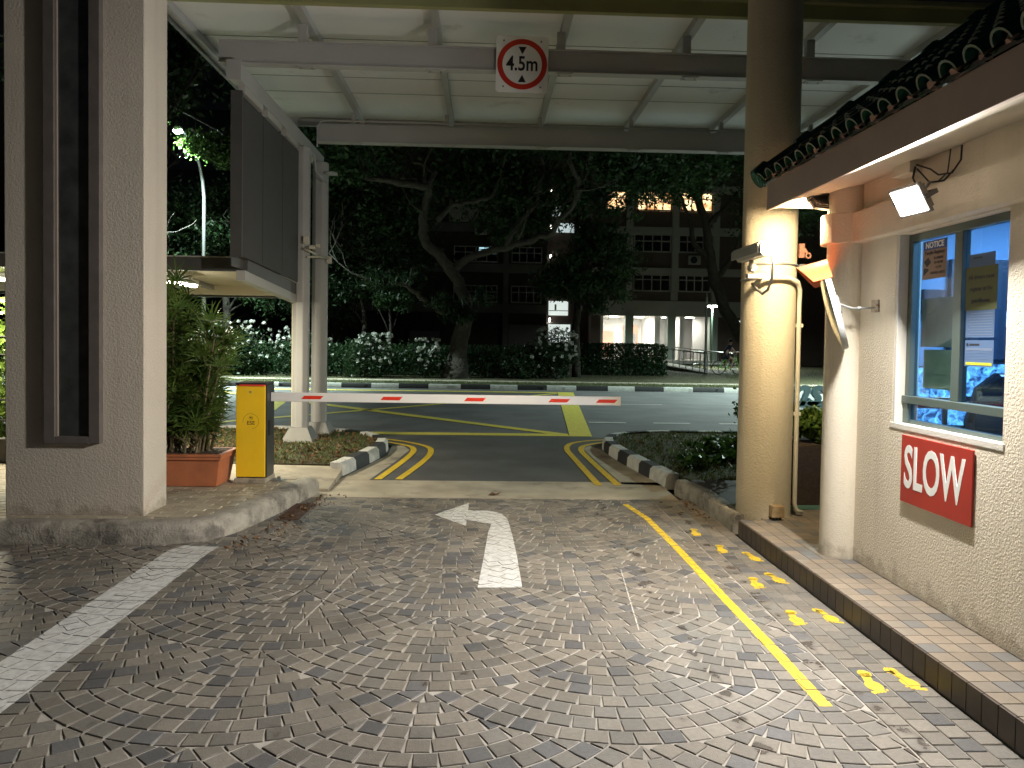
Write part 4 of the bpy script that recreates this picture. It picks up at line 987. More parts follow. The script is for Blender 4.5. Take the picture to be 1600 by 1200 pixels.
# ================================================================== SHELTER behind the pillar
g = empty('walkway_shelter', (-4.5,9.7,2.3), 'low dark roofed walkway shelter with a lit ceiling behind the big pillar', 'shelter')
zs = lambda y: -.058*(y-8.5)
def slab(b, x0,x1,y0,y1,z0,z1):
    b.hexa([(x0,y0,z0+zs(y0)),(x1,y0,z0+zs(y0)),(x1,y1,z0+zs(y1)),(x0,y1,z0+zs(y1))], [(x0,y0,z1+zs(y0)),(x1,y0,z1+zs(y0)),(x1,y1,z1+zs(y1)),(x0,y1,z1+zs(y1))])
b = MB(); slab(b,-9,-2.72,8.52,10.85,2.42,2.455); b.build('ceiling', M['shelter_ceiling'], g)
b = MB(); slab(b,-9,-2.70,8.48,8.519,2.335,2.485); slab(b,-2.718,-2.70,8.52,10.85,2.335,2.485); slab(b,-9,-2.70,10.851,10.89,2.30,2.485); b.build('fascia', M['dark_metal'], g)
b = MB(); slab(b,-9,-2.68,8.46,10.92,2.486,2.497); b.build('roof_flashing', M['light_metal'], g)
b = MB(); slab(b,-2.80,-2.70,8.40,10.95,2.222,2.334); b.build('edge_beam', M['light_metal'], g, bevel=.003)
b = MB(); slab(b,-9,-2.80,10.5,10.6,2.30,2.419); b.build('rear_beam', M['shelter_ceiling'], g)
for xr in (-3.86,-5.6):
    b = MB(); slab(b,xr,xr+.06,8.52,10.49,2.36,2.419); b.build('ceiling_rib', M['steel'], g)
b = MB(); b.box(-2.83,-2.76,10.9,10.97,.11,2.09); b.build('post', M['pipe'], g, bevel=.004)
def tube_light(x, y, lab, power=54):
    z = 2.405+zs(y)-.115
    g = empty('tube_light', (x,y,z), lab, 'tube light', 'tube lights under the shelter ceiling')
    b = MB(); b.box(x-.05,x+.05,y-.40,y+.40,z-.02,z+.035); b.build('housing', M['white'], g, bevel=.006)
    for yy in (y-.28,y+.28):
        b = MB(); b.box(x-.015,x+.015,yy-.015,yy+.015,z+.0355,z+.125); b.build('hanger', M['white'], g)
    b = MB(); b.prism([(x-.04,z-.021),(x+.04,z-.021),(x+.03,z-.055),(x-.03,z-.055)], 'y', y-.38, y+.38); b.build('diffuser', emat('tube_glow',(1,.93,.72),9), g)
    area('tube_lamp', (x,y,z-.06), (0,0,-1), .06, .74, power, (1,.90,.68), g)
tube_light(-3.66, 9.05, 'lit tube light on the shelter ceiling to the right of the big pillar')
tube_light(-5.7, 8.95, 'lit tube light on the shelter ceiling hidden to the left of the big pillar', 55)

# hedge behind the pillar at far left and its low wall
g = empty('clipped_shrub', (-6.6,9.2,0), 'sunny green shrub lit under the shelter at the far left edge', 'shrub')
leaves('foliage', clumps([(-6.4,9.3,1.1,1.2,.7,1.1,1)], 160, 60, .12), .09, M['leaf_lime'], g)
b = MB()
for k in range(6): b.tube([(-7.2+k*.3,9.3,.1),(-7.2+k*.3+random.uniform(-.1,.1),9.3,1.2)], .02, 6)
b.build('stem', M['bark'], g)
g = empty('low_railing', (-6.2,8.5,.15), 'thin dark railing above a dark low wall at the far left edge', 'railing')
b = MB(); b.box(-9,-4.4,8.3,8.45,.15,.42); b.build('low_wall', M['dark_metal'], g)
b = MB()
for z in (.62,.85,1.35,1.55): b.tube([(-9,8.4,z),(-4.4,8.4,z)], .012, 6)
b.build('rail', M['black'], g)
for x in (-8.8,-7.4,-6.0,-4.45):
    b = MB(); b.tube([(x,8.4,.42),(x,8.4,1.6)], .018, 6); b.build('rail_post', M['black'], g)

# ================================================================== BARRIER
g = empty('barrier_gate', (-2.285,7.42,.16), 'yellow and black barrier cabinet with its white boom lowered across the driveway', 'barrier')
b = MB(); b.box(-2.44,-2.13,7.27,7.60,.158,.205); b.build('plinth', M['strip'], g, bevel=.008)
b = MB(); b.box(-2.432,-2.135,7.325,7.575,.206,1.125); b.build('body', M['cab_dark'], g, bevel=.006)
b = MB(); b.box(-2.432,-2.148,7.305,7.324,.215,1.118); b.build('front_door', M['cab_yellow'], g, bevel=.005)
b = MB(); b.box(-2.436,-2.140,7.30,7.58,1.126,1.146); b.build('lid', M['cab_dark'], g, bevel=.004)
b = MB(); b.box(-2.40,-2.15,7.296,7.3045,1.112,1.128); b.build('red_strip', mat('red_strip',(.80,.06,.04),.4), g)
b = MB(); b.tube([(-2.29,7.3048,1.055),(-2.29,7.300,1.055)], .010, 14); b.build('lock', M['galv'], g)
b = MB(); b.box(-2.1348,-2.125,7.38,7.50,.62,.77); b.build('side_plate', M['black'], g, bevel=.003)
lg = MB(); ring(lg, .0745, .077, -.0006, 0, 44, R(-80), R(190)); lg.xf(Matrix.Translation((-2.287,7.3046,.765))); lg.build('logo_ring', M['logo'], g)
text('logo_lettering', 'ESE', .052, facing_cam(-2.287,7.3043,.748), M['logo'], g, bold=.0006, sx=1.05)
lg = MB(); ring(lg, .0175, .0195, -.0006, 0, 20); ring(lg, .0, .006, -.0006, 0, 8); lg.prism([(-.014,.004),(-.003,.012),(.002,.004),(-.008,-.006)], 'y', -.0006, 0); lg.prism([(.003,-.002),(.013,.006),(.012,-.008)], 'y', -.0006, 0)
lg.xf(Matrix.Translation((-2.285,7.3046,.80))); lg.build('logo_globe', M['logo'], g)
b = MB(); b.box(-2.06,-2.03,7.42,7.44,.158,.20); b.box(-2.12,-2.0,7.40,7.50,.158,.166); b.build('anchor_bolt', M['galv'], g)
b = MB(); b.box(-2.134,1.388,7.44,7.475,.953,1.043); bm_ = b.build('boom_arm', M['white'], g, bevel=.006)
b = MB(); b.box(1.388,1.394,7.438,7.477,.951,1.045); b.build('end_cap', M['white'], bm_)
for x in (-1.72,-.93,-.09,.765,1.25):
    b = MB(); b.prism([(x-.11,.980),(x+.08,.980),(x+.11,1.014),(x-.08,1.014)], 'y', 7.4365, 7.4395); b.build('reflector', M['red'], bm_)

# ================================================================== POTTED PALM
g = empty('potted_palm', (-3.1,7.3,.16), 'bushy fan palm in a long terracotta planter behind the big pillar', 'potted plant')
b = MB(); x0,x1,y0,y1 = -3.95,-2.50,7.05,7.50
b.hexa([(x0+.05,y0+.04,.16),(x1-.04,y0+.04,.16),(x1-.04,y1-.04,.16),(x0+.05,y1-.04,.16)], [(x0,y0,.42),(x1,y0,.42),(x1,y1,.42),(x0,y1,.42)])
b.box(x0-.02,x1+.02,y0-.02,y1+.02,.42,.45); b.box(x0-.03,x1+.03,y0-.03,y1+.03,.4505,.475); b.build('planter', M['terracotta'], g, bevel=.006)
b = MB(); b.box(x0+.02,x1-.02,y0+.02,y1-.02,.44,.478); b.build('compost', M['soil'], g)
cn = MB(); V, F = [], []
def blade(p, d, side, ln, wd, droop):
    """a narrow folded blade leaving p in direction d"""
    b0 = len(V); q = Vector(p); dd = Vector(d); seg = 4
    for s_ in range(seg+1):
        t = s_/seg; ww = wd*(math.sin(PI*min(1,.18+.82*t)) if t < 1 else .02)+.001
        up_ = dd.cross(side).normalized()
        V.append(tuple(q+side*ww)); V.append(tuple(q-up_*ww*.35)); V.append(tuple(q-side*ww))
        q = q+dd*ln/seg; dd = (dd+Vector((0,0,-droop/seg))).normalized()
    for s_ in range(seg):
        a = b0+3*s_; F.append((a,a+1,a+4,a+3)); F.append((a+1,a+2,a+5,a+4))
for k in range(84):
    cx, cy = -2.68-1.2*random.random()**1.2, random.uniform(7.14,7.46); hh = random.uniform(.75,1.50) if cx < -2.85 else random.uniform(.35,1.15)
    if k > 49: hh = random.uniform(.12,.5); cy = random.uniform(7.1,7.3)
    lx, ly = random.uniform(-.12,.14)+(cx+3.1)*.12, random.uniform(-.15,.15)
    cn.tube([(cx,cy,.47),(cx+lx*.5,cy+ly*.5,.47+hh*.55),(cx+lx,cy+ly,.47+hh)], [.013,.011,.008], 6)
    nl = random.randint(8,12)
    for q in range(nl):
        t = .18+.82*(q+.5)/nl; base = Vector((cx+lx*t, cy+ly*t, .47+hh*t)); az = q*2.4+random.random()
        el = R(random.uniform(15,55))+t*.35; pd = Vector((math.cos(az)*math.cos(el), math.sin(az)*math.cos(el)*.7, math.sin(el))).normalized()
        pl = random.uniform(.14,.26); tip = base+pd*pl
        if tip.x > -2.66 and tip.z < 1.30: continue
        cn.tube([base, tip], [.004,.003], 4)
        side = pd.cross(Vector((0,0,1))).normalized(); nb = random.randint(8,12)
        for e in range(nb):
            a = R(-80+160*e/(nb-1)); out = (pd*math.cos(a)+side*math.sin(a)); out = (out+Vector((0,0,.15))).normalized()
            sd = (side*math.cos(a)-pd*math.sin(a)).normalized()
            blade(tip, out, sd, random.uniform(.24,.36)*(1-.25*abs(a)), random.uniform(.0065,.0105), random.uniform(.6,1.5))
cn.build('cane', M['cane'], g)
me = bpy.data.meshes.new('foliage'); me.from_pydata([tuple(Vector(v)-g.location) for v in V], [], F); me.materials.append(M['palm'])
o = bpy.data.objects.new('foliage', me); C.objects.link(o); o.parent = g

# ================================================================== PLANTING right of driveway and behind the column
for (x,y,rx,ry,n,lab) in [(3.0,9.3,.55,.5,26,'low leafy ground cover plant nearest the striped kerb on the right verge'),(3.7,10.2,.6,.5,26,'low leafy plant in the middle of the right verge'),(2.55,8.6,.22,.4,10,'small trailing plant at the near tip of the right verge'),(3.9,8.9,.4,.4,22,'ground cover plant against the round column on the right verge')]:
    g = empty('ground_cover_plant', (x,y,.12), lab, 'plant', 'low plants on the right verge')
    leaves('foliage', clumps([(x,y,.20,rx,ry,.12,1)], n, 34, .07, .1), .085, M['leaf_cover'], g, aspect=.55)
    b = MB()
    for k in range(8): a = k*.8; b.tube([(x,y,.1),(x+rx*.5*math.cos(a),y+ry*.5*math.sin(a),.24)], .006, 5)
    b.build('stem', M['cane'], g)
g = empty('roadside_shrub', (3.35,8.2,.12), 'small green shrub leaning out from behind the round column', 'shrub')
leaves('foliage', clumps([(3.15,8.4,.75,.16,.25,.38,1)], 26, 40, .06, .2), .07, M['leaf_cover'], g)
b = MB(); b.tube([(3.35,8.2,.1),(3.2,8.3,.9)], .012, 6); b.build('stem', M['cane'], g)
g = empty('granite_planter', (3.1,6.7,.14), 'dark brown stone planter of green plants seen between the column and guardhouse', 'planter')
b = MB(); b.box(2.72,4.2,6.42,7.1,.135,.70); b.build('trough', M['planter_brown'], g, bevel=.008)
b = MB(); b.box(2.76,4.16,6.46,7.06,.68,.705); b.build('compost', M['soil'], g)
leaves('foliage', clumps([(3.1,6.75,.88,.45,.25,.13,1)], 90, 30, .06, .1), .085, M['leaf_lime'], g, aspect=.5)
g = empty('glass_rail', (3.0,6.40,.14), 'teal rail at the floor in front of the dark planter', 'rail')
b = MB(); b.box(2.66,3.9,6.385,6.415,.142,.175); b.build('rail', M['teal'], g, bevel=.003)
g = empty('script_sign', (3.0,7.2,.98), 'pale blue cut-out script letters standing above the planter foliage', 'sign')
b = MB(); b.box(2.6,3.9,7.16,7.20,.98,1.045); b.build('base_strip', M['letter_blue'], g, bevel=.003)
text('lettering', 'ms', .40, facing_cam(3.12,7.18,1.13), M['letter_blue'], g, ext=.02, bold=.010, shear=.45, sx=.9)
for x in (2.8,3.5):
    b = MB(); b.tube([(x,7.18,.13),(x,7.18,.98)], .015, 8); b.build('support', M['dark_metal'], g)
g = empty('gate_hinge', (2.68,6.2,2.38), 'rusty hinge bracket fixed high on the right side of the round column', 'bracket')
b = MB(); b.box(2.655,2.70,6.17,6.20,2.34,2.46); b.tube([(2.70,6.185,2.42),(2.725,6.185,2.38)], .015, 8); b.build('plate', mat('rust',(.38,.17,.11),.7,var=(40,.4)), g, bevel=.003)
b = MB(); ring(b, .014, .026, -.01, .01, 20); b.xf(Matrix.Translation((2.735,6.185,2.36))); b.build('ring', bpy.data.materials['rust'], g)

# ================================================================== STREET LAMPS
def street_lamp(x, y, h, ax, ay, power, lab):
    g = empty('street_lamp', (x,y,0), lab, 'street lamp', 'street lamps along the road')
    b = MB(); pts = [(x,y,.1),(x,y,h-1.9)]+[(x+ax*t**1.6,y+ay*t**1.6,h-1.9+1.9*math.sin(t*PI/2*.97)) for t in (.2,.4,.6,.8,1)]
    b.tube(pts, [.09,.06,.055,.05,.045,.04,.038], 12); b.build('pole', M['galv'], g, smooth=True)
    hx, hy = x+ax*1.0, y+ay*1.0
    d = Vector((ax,ay,0)).normalized()
    b = MB(); b.tube([Vector((hx,hy,h-.02)), Vector((hx,hy,h-.02))+d*.25, Vector((hx,hy,h-.02))+d*.55], [.05,.14,.08], 14); b.build('lamp_head', M['steel_dark'], g, smooth=True)
    c_ = Vector((hx,hy,h-.02))+d*.3
    b = MB(); b.lathe([(.02,-.17),(.10,-.15),(.14,-.10),(.14,-.06)], c_, 18); b.build('lamp_glass', emat('lamp_glow',(.80,1,.93),120), g, smooth=True)
    area('street_beam', c_+Vector((0,0,-.20)), (d.x*.12,d.y*.12,-1), .3, .3, power, (.78,1.0,.92), g, spread=R(138))
    return g
street_lamp(-10.15,27.0,8.45,-.08,-1.75,1350,'tall curved street lamp shining through leaves at the left beyond the road')
street_lamp(17.0,25.2,8.85,-.6,-2.2,2700,'unseen street lamp added behind the guardhouse to light the road')  # unseen lamp, added so the road is lit evenly
g = empty('path_lamp', (14.0,45,0), 'short lit path lamp on a green post in front of the apartment entrance', 'path lamp')
b = MB(); b.tube([(14,45,.1),(14,45,3.95)], .055, 10); b.build('post', mat('green_post',(.08,.12,.09),.5), g)
b = MB(); b.lathe([(.10,0),(.40,.05),(.40,.09),(.05,.2)], (14,45,3.9), 20); b.build('lamp_cap', M['steel'], g)
b = MB(); b.lathe([(.08,-.06),(.30,-.03),(.30,.04)], (14,45,3.9), 20); b.build('lamp_glass', emat('path_glow',(.85,1,.9),20), g)
area('path_beam', (14,45,3.80), (0,-.1,-1), .5, .5, 420, (.85,1,.9), g)

# ================================================================== BACKGROUND TREES
def branch(b, pts, r0, r1, n=8, wob=.06):
    pts = [Vector(p) for p in pts]; P = []
    for i in range(len(pts)-1):
        for q in range(3): P.append(pts[i].lerp(pts[i+1], q/3))
    P.append(pts[-1])
    P = [p+Vector((random.uniform(-wob,wob),random.uniform(-wob,wob),random.uniform(-wob,wob)))*(1 if 0 < i < len(P)-1 else 0) for i,p in enumerate(P)]
    k = len(P)-1
    b.tube(P, [r0+(r1-r0)*(i/k)**.8 for i in range(k+1)], n)
def twigs(b, p, d, ln, r_, depth):
    d = Vector(d).normalized(); q = Vector(p); pts = [q.copy()]
    for k in range(4):
        d = (d+Vector((random.uniform(-.5,.5),random.uniform(-.5,.5),random.uniform(-.25,.45)))).normalized(); q = q+d*ln/4; pts.append(q.copy())
    b.tube(pts, [r_*(1-.18*i) for i in range(5)], 5)
    tips = [pts[-1]]
    if depth > 0:
        for k in (2,3,4): tips += twigs(b, pts[k], d+Vector((random.uniform(-.9,.9),random.uniform(-.9,.9),random.uniform(-.3,.5))), ln*.7, r_*.5, depth-1)
    return tips
# main tree
g = empty('rain_tree', (-1.1,29,.1), 'large twisting tree with bare forked limbs across the road behind the barrier', 'tree')
b = MB(); Y = 29
def p3(l, dy=0): return [(x,Y+dy*i/len(l),z) for i,(x,z) in enumerate(l)]
branch(b, p3([(-1.12,.05),(-1.04,1.24),(-.83,2.37),(-.76,3.13)]), .42,.26, 12, .03)
b.tube([(-1.12,29,-.05),(-1.12,29,.35),(-1.08,29,.9)], [.70,.50,.40], 12)
branch(b, p3([(-.76,3.13),(-1.1,3.87),(-1.41,4.37),(-1.74,4.74),(-2.29,5.22),(-2.45,5.84),(-2.31,6.84),(-2.22,7.34),(-2.4,7.7)], -1), .25,.13, 10)
branch(b, [(x,y-.9,z) for x,y,z in p3([(-2.22,7.34),(-3.0,7.4),(-3.76,7.48),(-4.45,7.54),(-4.63,8.03),(-4.56,8.9)], -1)], .16,.06)
branch(b, [(x,y-.9,z) for x,y,z in p3([(-2.22,7.34),(-2.03,7.96),(-2.33,8.2),(-2.83,8.44),(-3.2,9.3)], 1)], .13,.05)
branch(b, p3([(-1.33,4.25),(-.98,4.63),(-.36,4.94),(.76,5.16),(1.77,5.43),(2.52,5.75),(2.71,6.2),(3.26,6.72),(3.37,7.47),(2.98,8.3)], -2), .18,.07, 10)
branch(b, p3([(-.96,2.87),(-1.46,2.62),(-1.96,2.86),(-2.47,3.22),(-2.97,3.59),(-3.97,3.7)], -1.5), .17,.07)
branch(b, [(x,y-.8,z) for x,y,z in p3([(-1.9,6.1),(-1.26,6.74),(-.52,6.93),(.2,7.1),(.6,8.2)], .5)], .12,.05)
branch(b, [(.76,28.3,5.16),(1.3,28.4,6.2),(1.9,28.5,6.9),(2.2,28.6,8.4)], .1,.05)
for (p,d) in [((-4.56,28.2,8.7),(-1,0,.4)),((-3.2,28,9.2),(-.3,0,1)),((2.98,27,8.3),(.2,0,1)),((.6,28.3,8.2),(.3,0,1)),((-2.4,28,7.7),(.2,-.3,1)),((3.3,27.3,7.2),(1,0,.2)),((-3.97,27.6,3.7),(-1,0,-.1)),((-3.8,27.9,7.5),(-.5,-.4,.8)),((2.5,27.6,5.8),(.6,0,1)),((2.2,28.6,8.4),(0,0,1)),((1.2,27.9,5.4),(.3,-.3,.8)),((-2.4,28.2,6.4),(-1,0,.4))]:
    twigs(b, p, d, 2.2, .045, 2)
b.build('trunk', M['bark'], g, smooth=True)
P = clumps([(-1,27.5,11.0,8.5,4,2.0,1.0),(-5.5,27.5,10.0,3,3,1.6,.35),(4.5,27.8,10.2,4,3,1.6,.35),(1,28,9.4,5,2,.7,.25),(6.3,28,8.9,3.2,2,1.5,.40),(-5.8,28,8.6,2.6,2,1.2,.25),(2.0,29.5,7.6,2.2,1,1.0,.12),(-.3,29.8,8.0,2.5,1,1.0,.15),(1.2,30.5,6.3,1.8,.8,.8,.07),(-3.6,30.2,6.6,1.6,.8,1.2,.12)], 720, 46, .42)
leaves('crown', P, .20, M['leaf'], g)
leaves('epiphytes', clumps([(-.9,28.6,2.6,.75,.5,.6,1),(-1.6,28.4,3.0,.6,.4,.4,.5),(-3.6,27.6,3.75,1.2,.4,.35,.7),(-.2,28.5,3.3,.5,.4,.4,.3)], 22, 40, .16, .2), .30, M['leaf_bush'], g, aspect=.16, hang=1.2)
def tree(nm, base, trunk, r0, r1, ells, ncl, per, cr, size, m, lab, grp='trees beyond the road', limbs=(), bark='bark_dark', twig=3, hang=0):
    g = empty(nm, base, lab, 'tree', grp)
    b = MB(); branch(b, trunk, r0, r1, 9)
    for l in limbs: branch(b, l, r1*1.1, r1*.4, 7)
    for k in range(twig):
        t = random.choice(trunk[-2:]); twigs(b, t, (random.uniform(-1,1),random.uniform(-1,.3),.7), 2.0, r1*.6, 2)
    b.build('trunk', M[bark], g, smooth=True)
    leaves('crown', clumps(ells, ncl, per, cr), size, m, g, hang=hang)
    return g
tree('shade_tree', (13.6,37,.1), [(13.6,37,0),(13.4,37,1.4),(12.75,37,2.4),(12.2,37,3.3),(11.55,37,4.75),(11.3,37,6.1),(11.15,37,7.6),(10.6,37,8.9),(10.1,37,10.2)], .40,.17,
     [(10,33,11.5,5,3,2.4,1),(14,33,10,3,3,3,.6),(7.8,32.5,8.9,2.2,1.5,1.2,.22),(12.8,32.6,7.3,1.2,1,1.6,.2)], 330, 46, .42, .20, M['leaf'], 'dark leaning tree with a curving trunk in front of the apartment block entrance',
     limbs=[[(11.15,37,7.6),(11.9,36.8,8.3),(12.5,36.6,9.2)],[(11.55,37,4.75),(12.4,37,5.9),(13.2,37,7.9),(13.4,37,9.6)],[(11.3,37,5.8),(10.5,37,6.7),(10.2,37,8.1),(9.6,37,9.2)]])
tree('weeping_tree', (3.9,31,.1), [(3.88,31,0),(3.76,31,2),(3.9,31,3),(3.92,31,5.2),(3.8,31,6.8)], .20,.10,
     [(4.7,30.6,4.6,1.55,1.2,1.7,1),(3.0,30.8,4.2,.8,.8,1.0,.35),(4.6,31,7.0,1.8,1.2,1.4,.4)], 95, 90, .26, .16, M['leaf'], 'bushy dark tree with drooping foliage left of the lit apartment entrance', hang=.9)
tree('leafy_tree', (-5.2,31.5,.1), [(-5.2,31.5,0),(-5.15,31.5,2.2),(-5.3,31.5,4)], .12,.07,
     [(-4.3,31,5.0,2.1,1.5,2.1,1),(-6.6,31,4.4,1.4,1.2,1.8,.6)], 85, 110, .30, .17, M['leaf_bush'], 'rounded dark green tree just right of the canopy posts')
tree('slender_tree', (-3.95,30.5,.1), [(-3.95,30.5,0),(-3.93,30.5,1.8),(-4.0,30.5,3.2)], .07,.05,
     [(-3.6,30.2,3.2,.9,.6,.5,1)], 26, 40, .2, .16, M['leaf'], 'thin young tree left of the big twisting tree')
tree('broad_tree', (-10.8,31,.1), [(-10.8,31,0),(-10.7,31,2.5),(-10.9,31,5)], .22,.10,
     [(-10.4,30,6.2,2.9,1.6,1.5,1),(-13.5,30,5.5,2.2,1.6,2.4,.6),(-8.6,30.3,4.3,1.6,1.2,1.8,.6)], 120, 120, .30, .17, M['leaf_bush'], 'broad tree with lamp-lit leaves between the big pillar and the hanging board')
tree('dark_tree', (-7.6,33,.1), [(-7.6,33,0),(-7.7,33,3),(-7.5,33,6)], .2,.1,
     [(-7.4,33,7.5,3,2,3,1),(-7.4,33,3.6,2,1.4,1.6,.4)], 140, 70, .36, .20, M['leaf'], 'dark tree standing behind the canopy posts')
tree('pillar_side_tree', (-6.45,14.5,.1), [(-6.42,14.5,0),(-6.42,14.5,3),(-6.40,14.5,5.4)], .13,.09,
     [(-6.1,13.6,6.9,.9,.9,1.4,1),(-7.4,14,7,1.2,1,1.8,.8)], 90, 60, .22, .17, M['leaf'], 'dark tree close behind the big pillar with leaves hanging beside the canopy', twig=4, hang=.5)
tree('lamp_tree', (-13.5,24.6,.1), [(-13.4,24.6,0),(-13.2,24.6,4),(-12.4,24.4,6.5)], .16,.10,
     [(-9.0,24.35,7.75,.95,.45,.36,1),(-11.4,24.5,9.3,1.8,1,.9,.9),(-8.5,24.3,7.35,.5,.3,.25,.4)], 60, 55, .15, .12, M['leaf_cover'], 'tree whose branch hangs glowing green in front of the street lamp',
     limbs=[[(-12.4,24.4,6.5),(-11.2,24.3,8.3),(-10.6,24.2,9.3),(-9.3,24.3,8.5),(-8.3,24.3,8.0)]], twig=2)
tree('tall_tree', (19,32,.1), [(19,32,0),(19.1,32,4),(18.8,32,8)], .4,.2,
     [(19,32,10,5,3,4,1)], 260, 46, .45, .22, M['leaf'], 'tall dark tree on the right seen in the gap beside the column')

# hedges and flowering bushes
def blossom_mesh():
    b = MB()
    for k in range(9):
        a = random.random()*2*PI; e = random.uniform(-.3,1.3); c_ = Vector((math.cos(a)*math.cos(e), math.sin(a)*math.cos(e), math.sin(e)))*.05
        for q in range(4):
            a2 = q*PI/2+k; u = c_.normalized().orthogonal().normalized(); v = c_.normalized().cross(u); d_ = u*math.cos(a2)+v*math.sin(a2); s_ = u*math.cos(a2+1.57)+v*math.sin(a2+1.57)
            b.add([c_, c_+d_*.04+s_*.022+c_*.2, c_+d_*.062+c_*.1, c_+d_*.04-s_*.022+c_*.2], [(0,1,2,3)])
    return b
protos = []
def bush(x, y, rx, ry, h, nf, lab, side=None):
    g = empty('flowering_bush', (x,y,.1), lab, 'bush', 'white flowering bushes along the far verge')
    leaves('foliage', clumps([(x,y,h*.5,rx,ry,h*.5,1)], int(70*rx), 60, .2, .3), .11, M['leaf_bush'], g)
    b = MB()
    for k in range(7): b.tube([(x+random.uniform(-.2,.2),y,.05),(x+random.uniform(-rx,rx)*.7,y+random.uniform(-ry,ry)*.5,h*.8)], .02, 5)
    b.build('stem', M['bark'], g)
    for k in range(nf):
        a = random.uniform(PI*1.0,PI*2.0); e = random.uniform(-.2,1.35)
        if side: 
            ux = random.uniform(*side)
        else: ux = math.cos(a)*math.cos(e*.6)
        px, pz = x+rx*ux, h*.5+h*.55*math.sin(e)
        py = y-ry*math.sqrt(max(.05,1-ux*ux))*math.cos(e)-.08
        if not protos:
            o = blossom_mesh().build('blossom', M['petal'], g); o.location = (px-x,py-y,pz-.1); me_ = o.data
            # mesh coordinates were shifted by the parent's place: move them back to the blossom's own centre
            me_.transform(Matrix.Translation(g.location)); protos.append(o)
        else:
            o = protos[0].copy(); C.objects.link(o); o.parent = g; o.location = (px-x,py-y,pz-.1)
        o.rotation_euler = (random.random()*3,random.random()*3,random.random()*6); s_ = random.uniform(.55,1.15); o.scale = (s_,s_,s_)
bush(-4.6,28.6,1.15,.8,1.75,42,'round bush with white blossoms right of the canopy posts', (-.2,.95))
bush(-2.35,28.9,.75,.6,1.55,38,'small bush with white blossoms touching the left side of the twisting trunk', (-.4,.9))
bush(1.35,29.0,.8,.7,1.4,3,'mostly plain green bush to the right of the twisting trunk')
bush(2.75,29.4,1.0,.8,2.05,64,'tall bush crowded with white blossoms left of the clipped hedge', (-.7,.95))
bush(-7.0,29.0,1.1,.7,1.9,46,'white blossoming bush seen behind the canopy posts')
bush(-9.6,29.0,1.5,.8,2.1,60,'wide white blossoming bush seen between the palm and the posts')
g = empty('clipped_hedge', (6.4,33.5,.1), 'long clipped dark green hedge in front of the lit entrance', 'hedge')
P = np.array([(random.uniform(4.3,8.3),random.uniform(32.9,34.1),random.uniform(.1,1.55)) for _ in range(15000)])
e_ = ((P[:,0]-6.3)/2.15)**6+((P[:,1]-33.5)/.7)**4+((P[:,2]-.7)/.9)**6 < 1
leaves('foliage', P[e_], .11, M['leaf_hedge'], g)
g = empty('low_hedge', (-4,31,.1), 'low dark hedge running behind the flowering bushes', 'hedge')
P = np.c_[rng.uniform(-12,3.5,26000), rng.uniform(30.2,31.0,26000), rng.uniform(.1,1.3,26000)+.12*np.sin(np.arange(26000))]
leaves('foliage', P, .12, M['leaf_hedge'], g)

# ================================================================== APARTMENT BLOCK
g = empty('apartment_block', (14,58,0), 'brown and cream apartment block with warm lit upper windows', 'building')
YF = 55.0
b = MB(); b.box(8.0,30,YF+.3,68,4.0,24); b.box(8.0,8.7,YF+.3,68,0,4); b.box(17.4,30,YF+.3,68,0,4); b.build('wall', M['brick'], g)
b = MB()
for z in (4.0,6.95,10.0,13.15,16.2,19.2):
    b.box(8.0,20,YF+.05,YF+.30,z-.30 if z > 4.1 else 3.6,z+.28 if z > 4.1 else 4.75)
b.build('floor_band', M['bcream'], g)
for x in (10.75,14.2,17.3):
    b = MB(); b.box(x-.25,x+.25,YF+.0,YF+.30,4.8,13.0); b.build('facade_pier', M['bcream'], g)
for x in (10.8,14.0,17.2):
    b = MB(); b.box(x-.30,x+.30,YF-.2,YF+.4,0,3.6); b.build('ground_column', M['bgreen'], g)
def win(x0,x1,z0,z1,lit=None,par=None,nm=3,y=YF+.16):
    f = MB(); f.box(x0,x1,y,y+.12,z1-.08,z1); f.box(x0,x1,y,y+.12,z0,z0+.1); f.box(x0,x1,y,y+.12,(z0*.38+z1*.62)-.04,(z0*.38+z1*.62)+.04)
    for k in range(nm+1): xx = x0+(x1-x0-.08)*k/nm; f.box(xx,xx+.08,y-.004,y+.12,z0,z1)
    fo = f.build('window', M['bcream'], par)
    p = MB(); p.box(x0,x1,y+.07,y+.09,z0,z1); p.build('pane', lit if lit else M['bglass'], fo)
def litroom():
    m, N, L, P = new_mat('lit_room'); P.inputs['Base Color'].default_value = (0,0,0,1)
    tc = N.new('ShaderNodeTexCoord'); n = N.new('ShaderNodeTexNoise'); n.inputs['Scale'].default_value = 1.6; n.inputs['Detail'].default_value = 3; L.new(tc.outputs['Object'], n.inputs['Vector'])
    r = N.new('ShaderNodeValToRGB'); r.color_ramp.elements[0].position = .35; r.color_ramp.elements[0].color = (.35,.15,.05,1); r.color_ramp.elements[1].position = .6; r.color_ramp.elements[1].color = (1,.66,.33,1)
    L.new(n.outputs['Fac'], r.inputs[0]); L.new(r.outputs[0], P.inputs['Emission Color']); P.inputs['Emission Strength'].default_value = 1.1
    return m
LR = litroom()
win(9.0,10.45,11.5,13.0,LR,g,2); win(11.3,13.9,11.5,13.0,LR,g,4); win(14.6,17.0,11.5,13.0,LR,g,3)
win(11.1,13.9,8.4,9.75,None,g,4); win(14.5,17.0,8.4,9.75,None,g,4); win(9.2,10.4,5.45,6.9,None,g,2); win(11.1,13.9,5.45,6.9,None,g,4); win(14.5,17.0,5.45,6.9,None,g,4)
win(9.0,10.4,8.4,9.75,None,g,2)
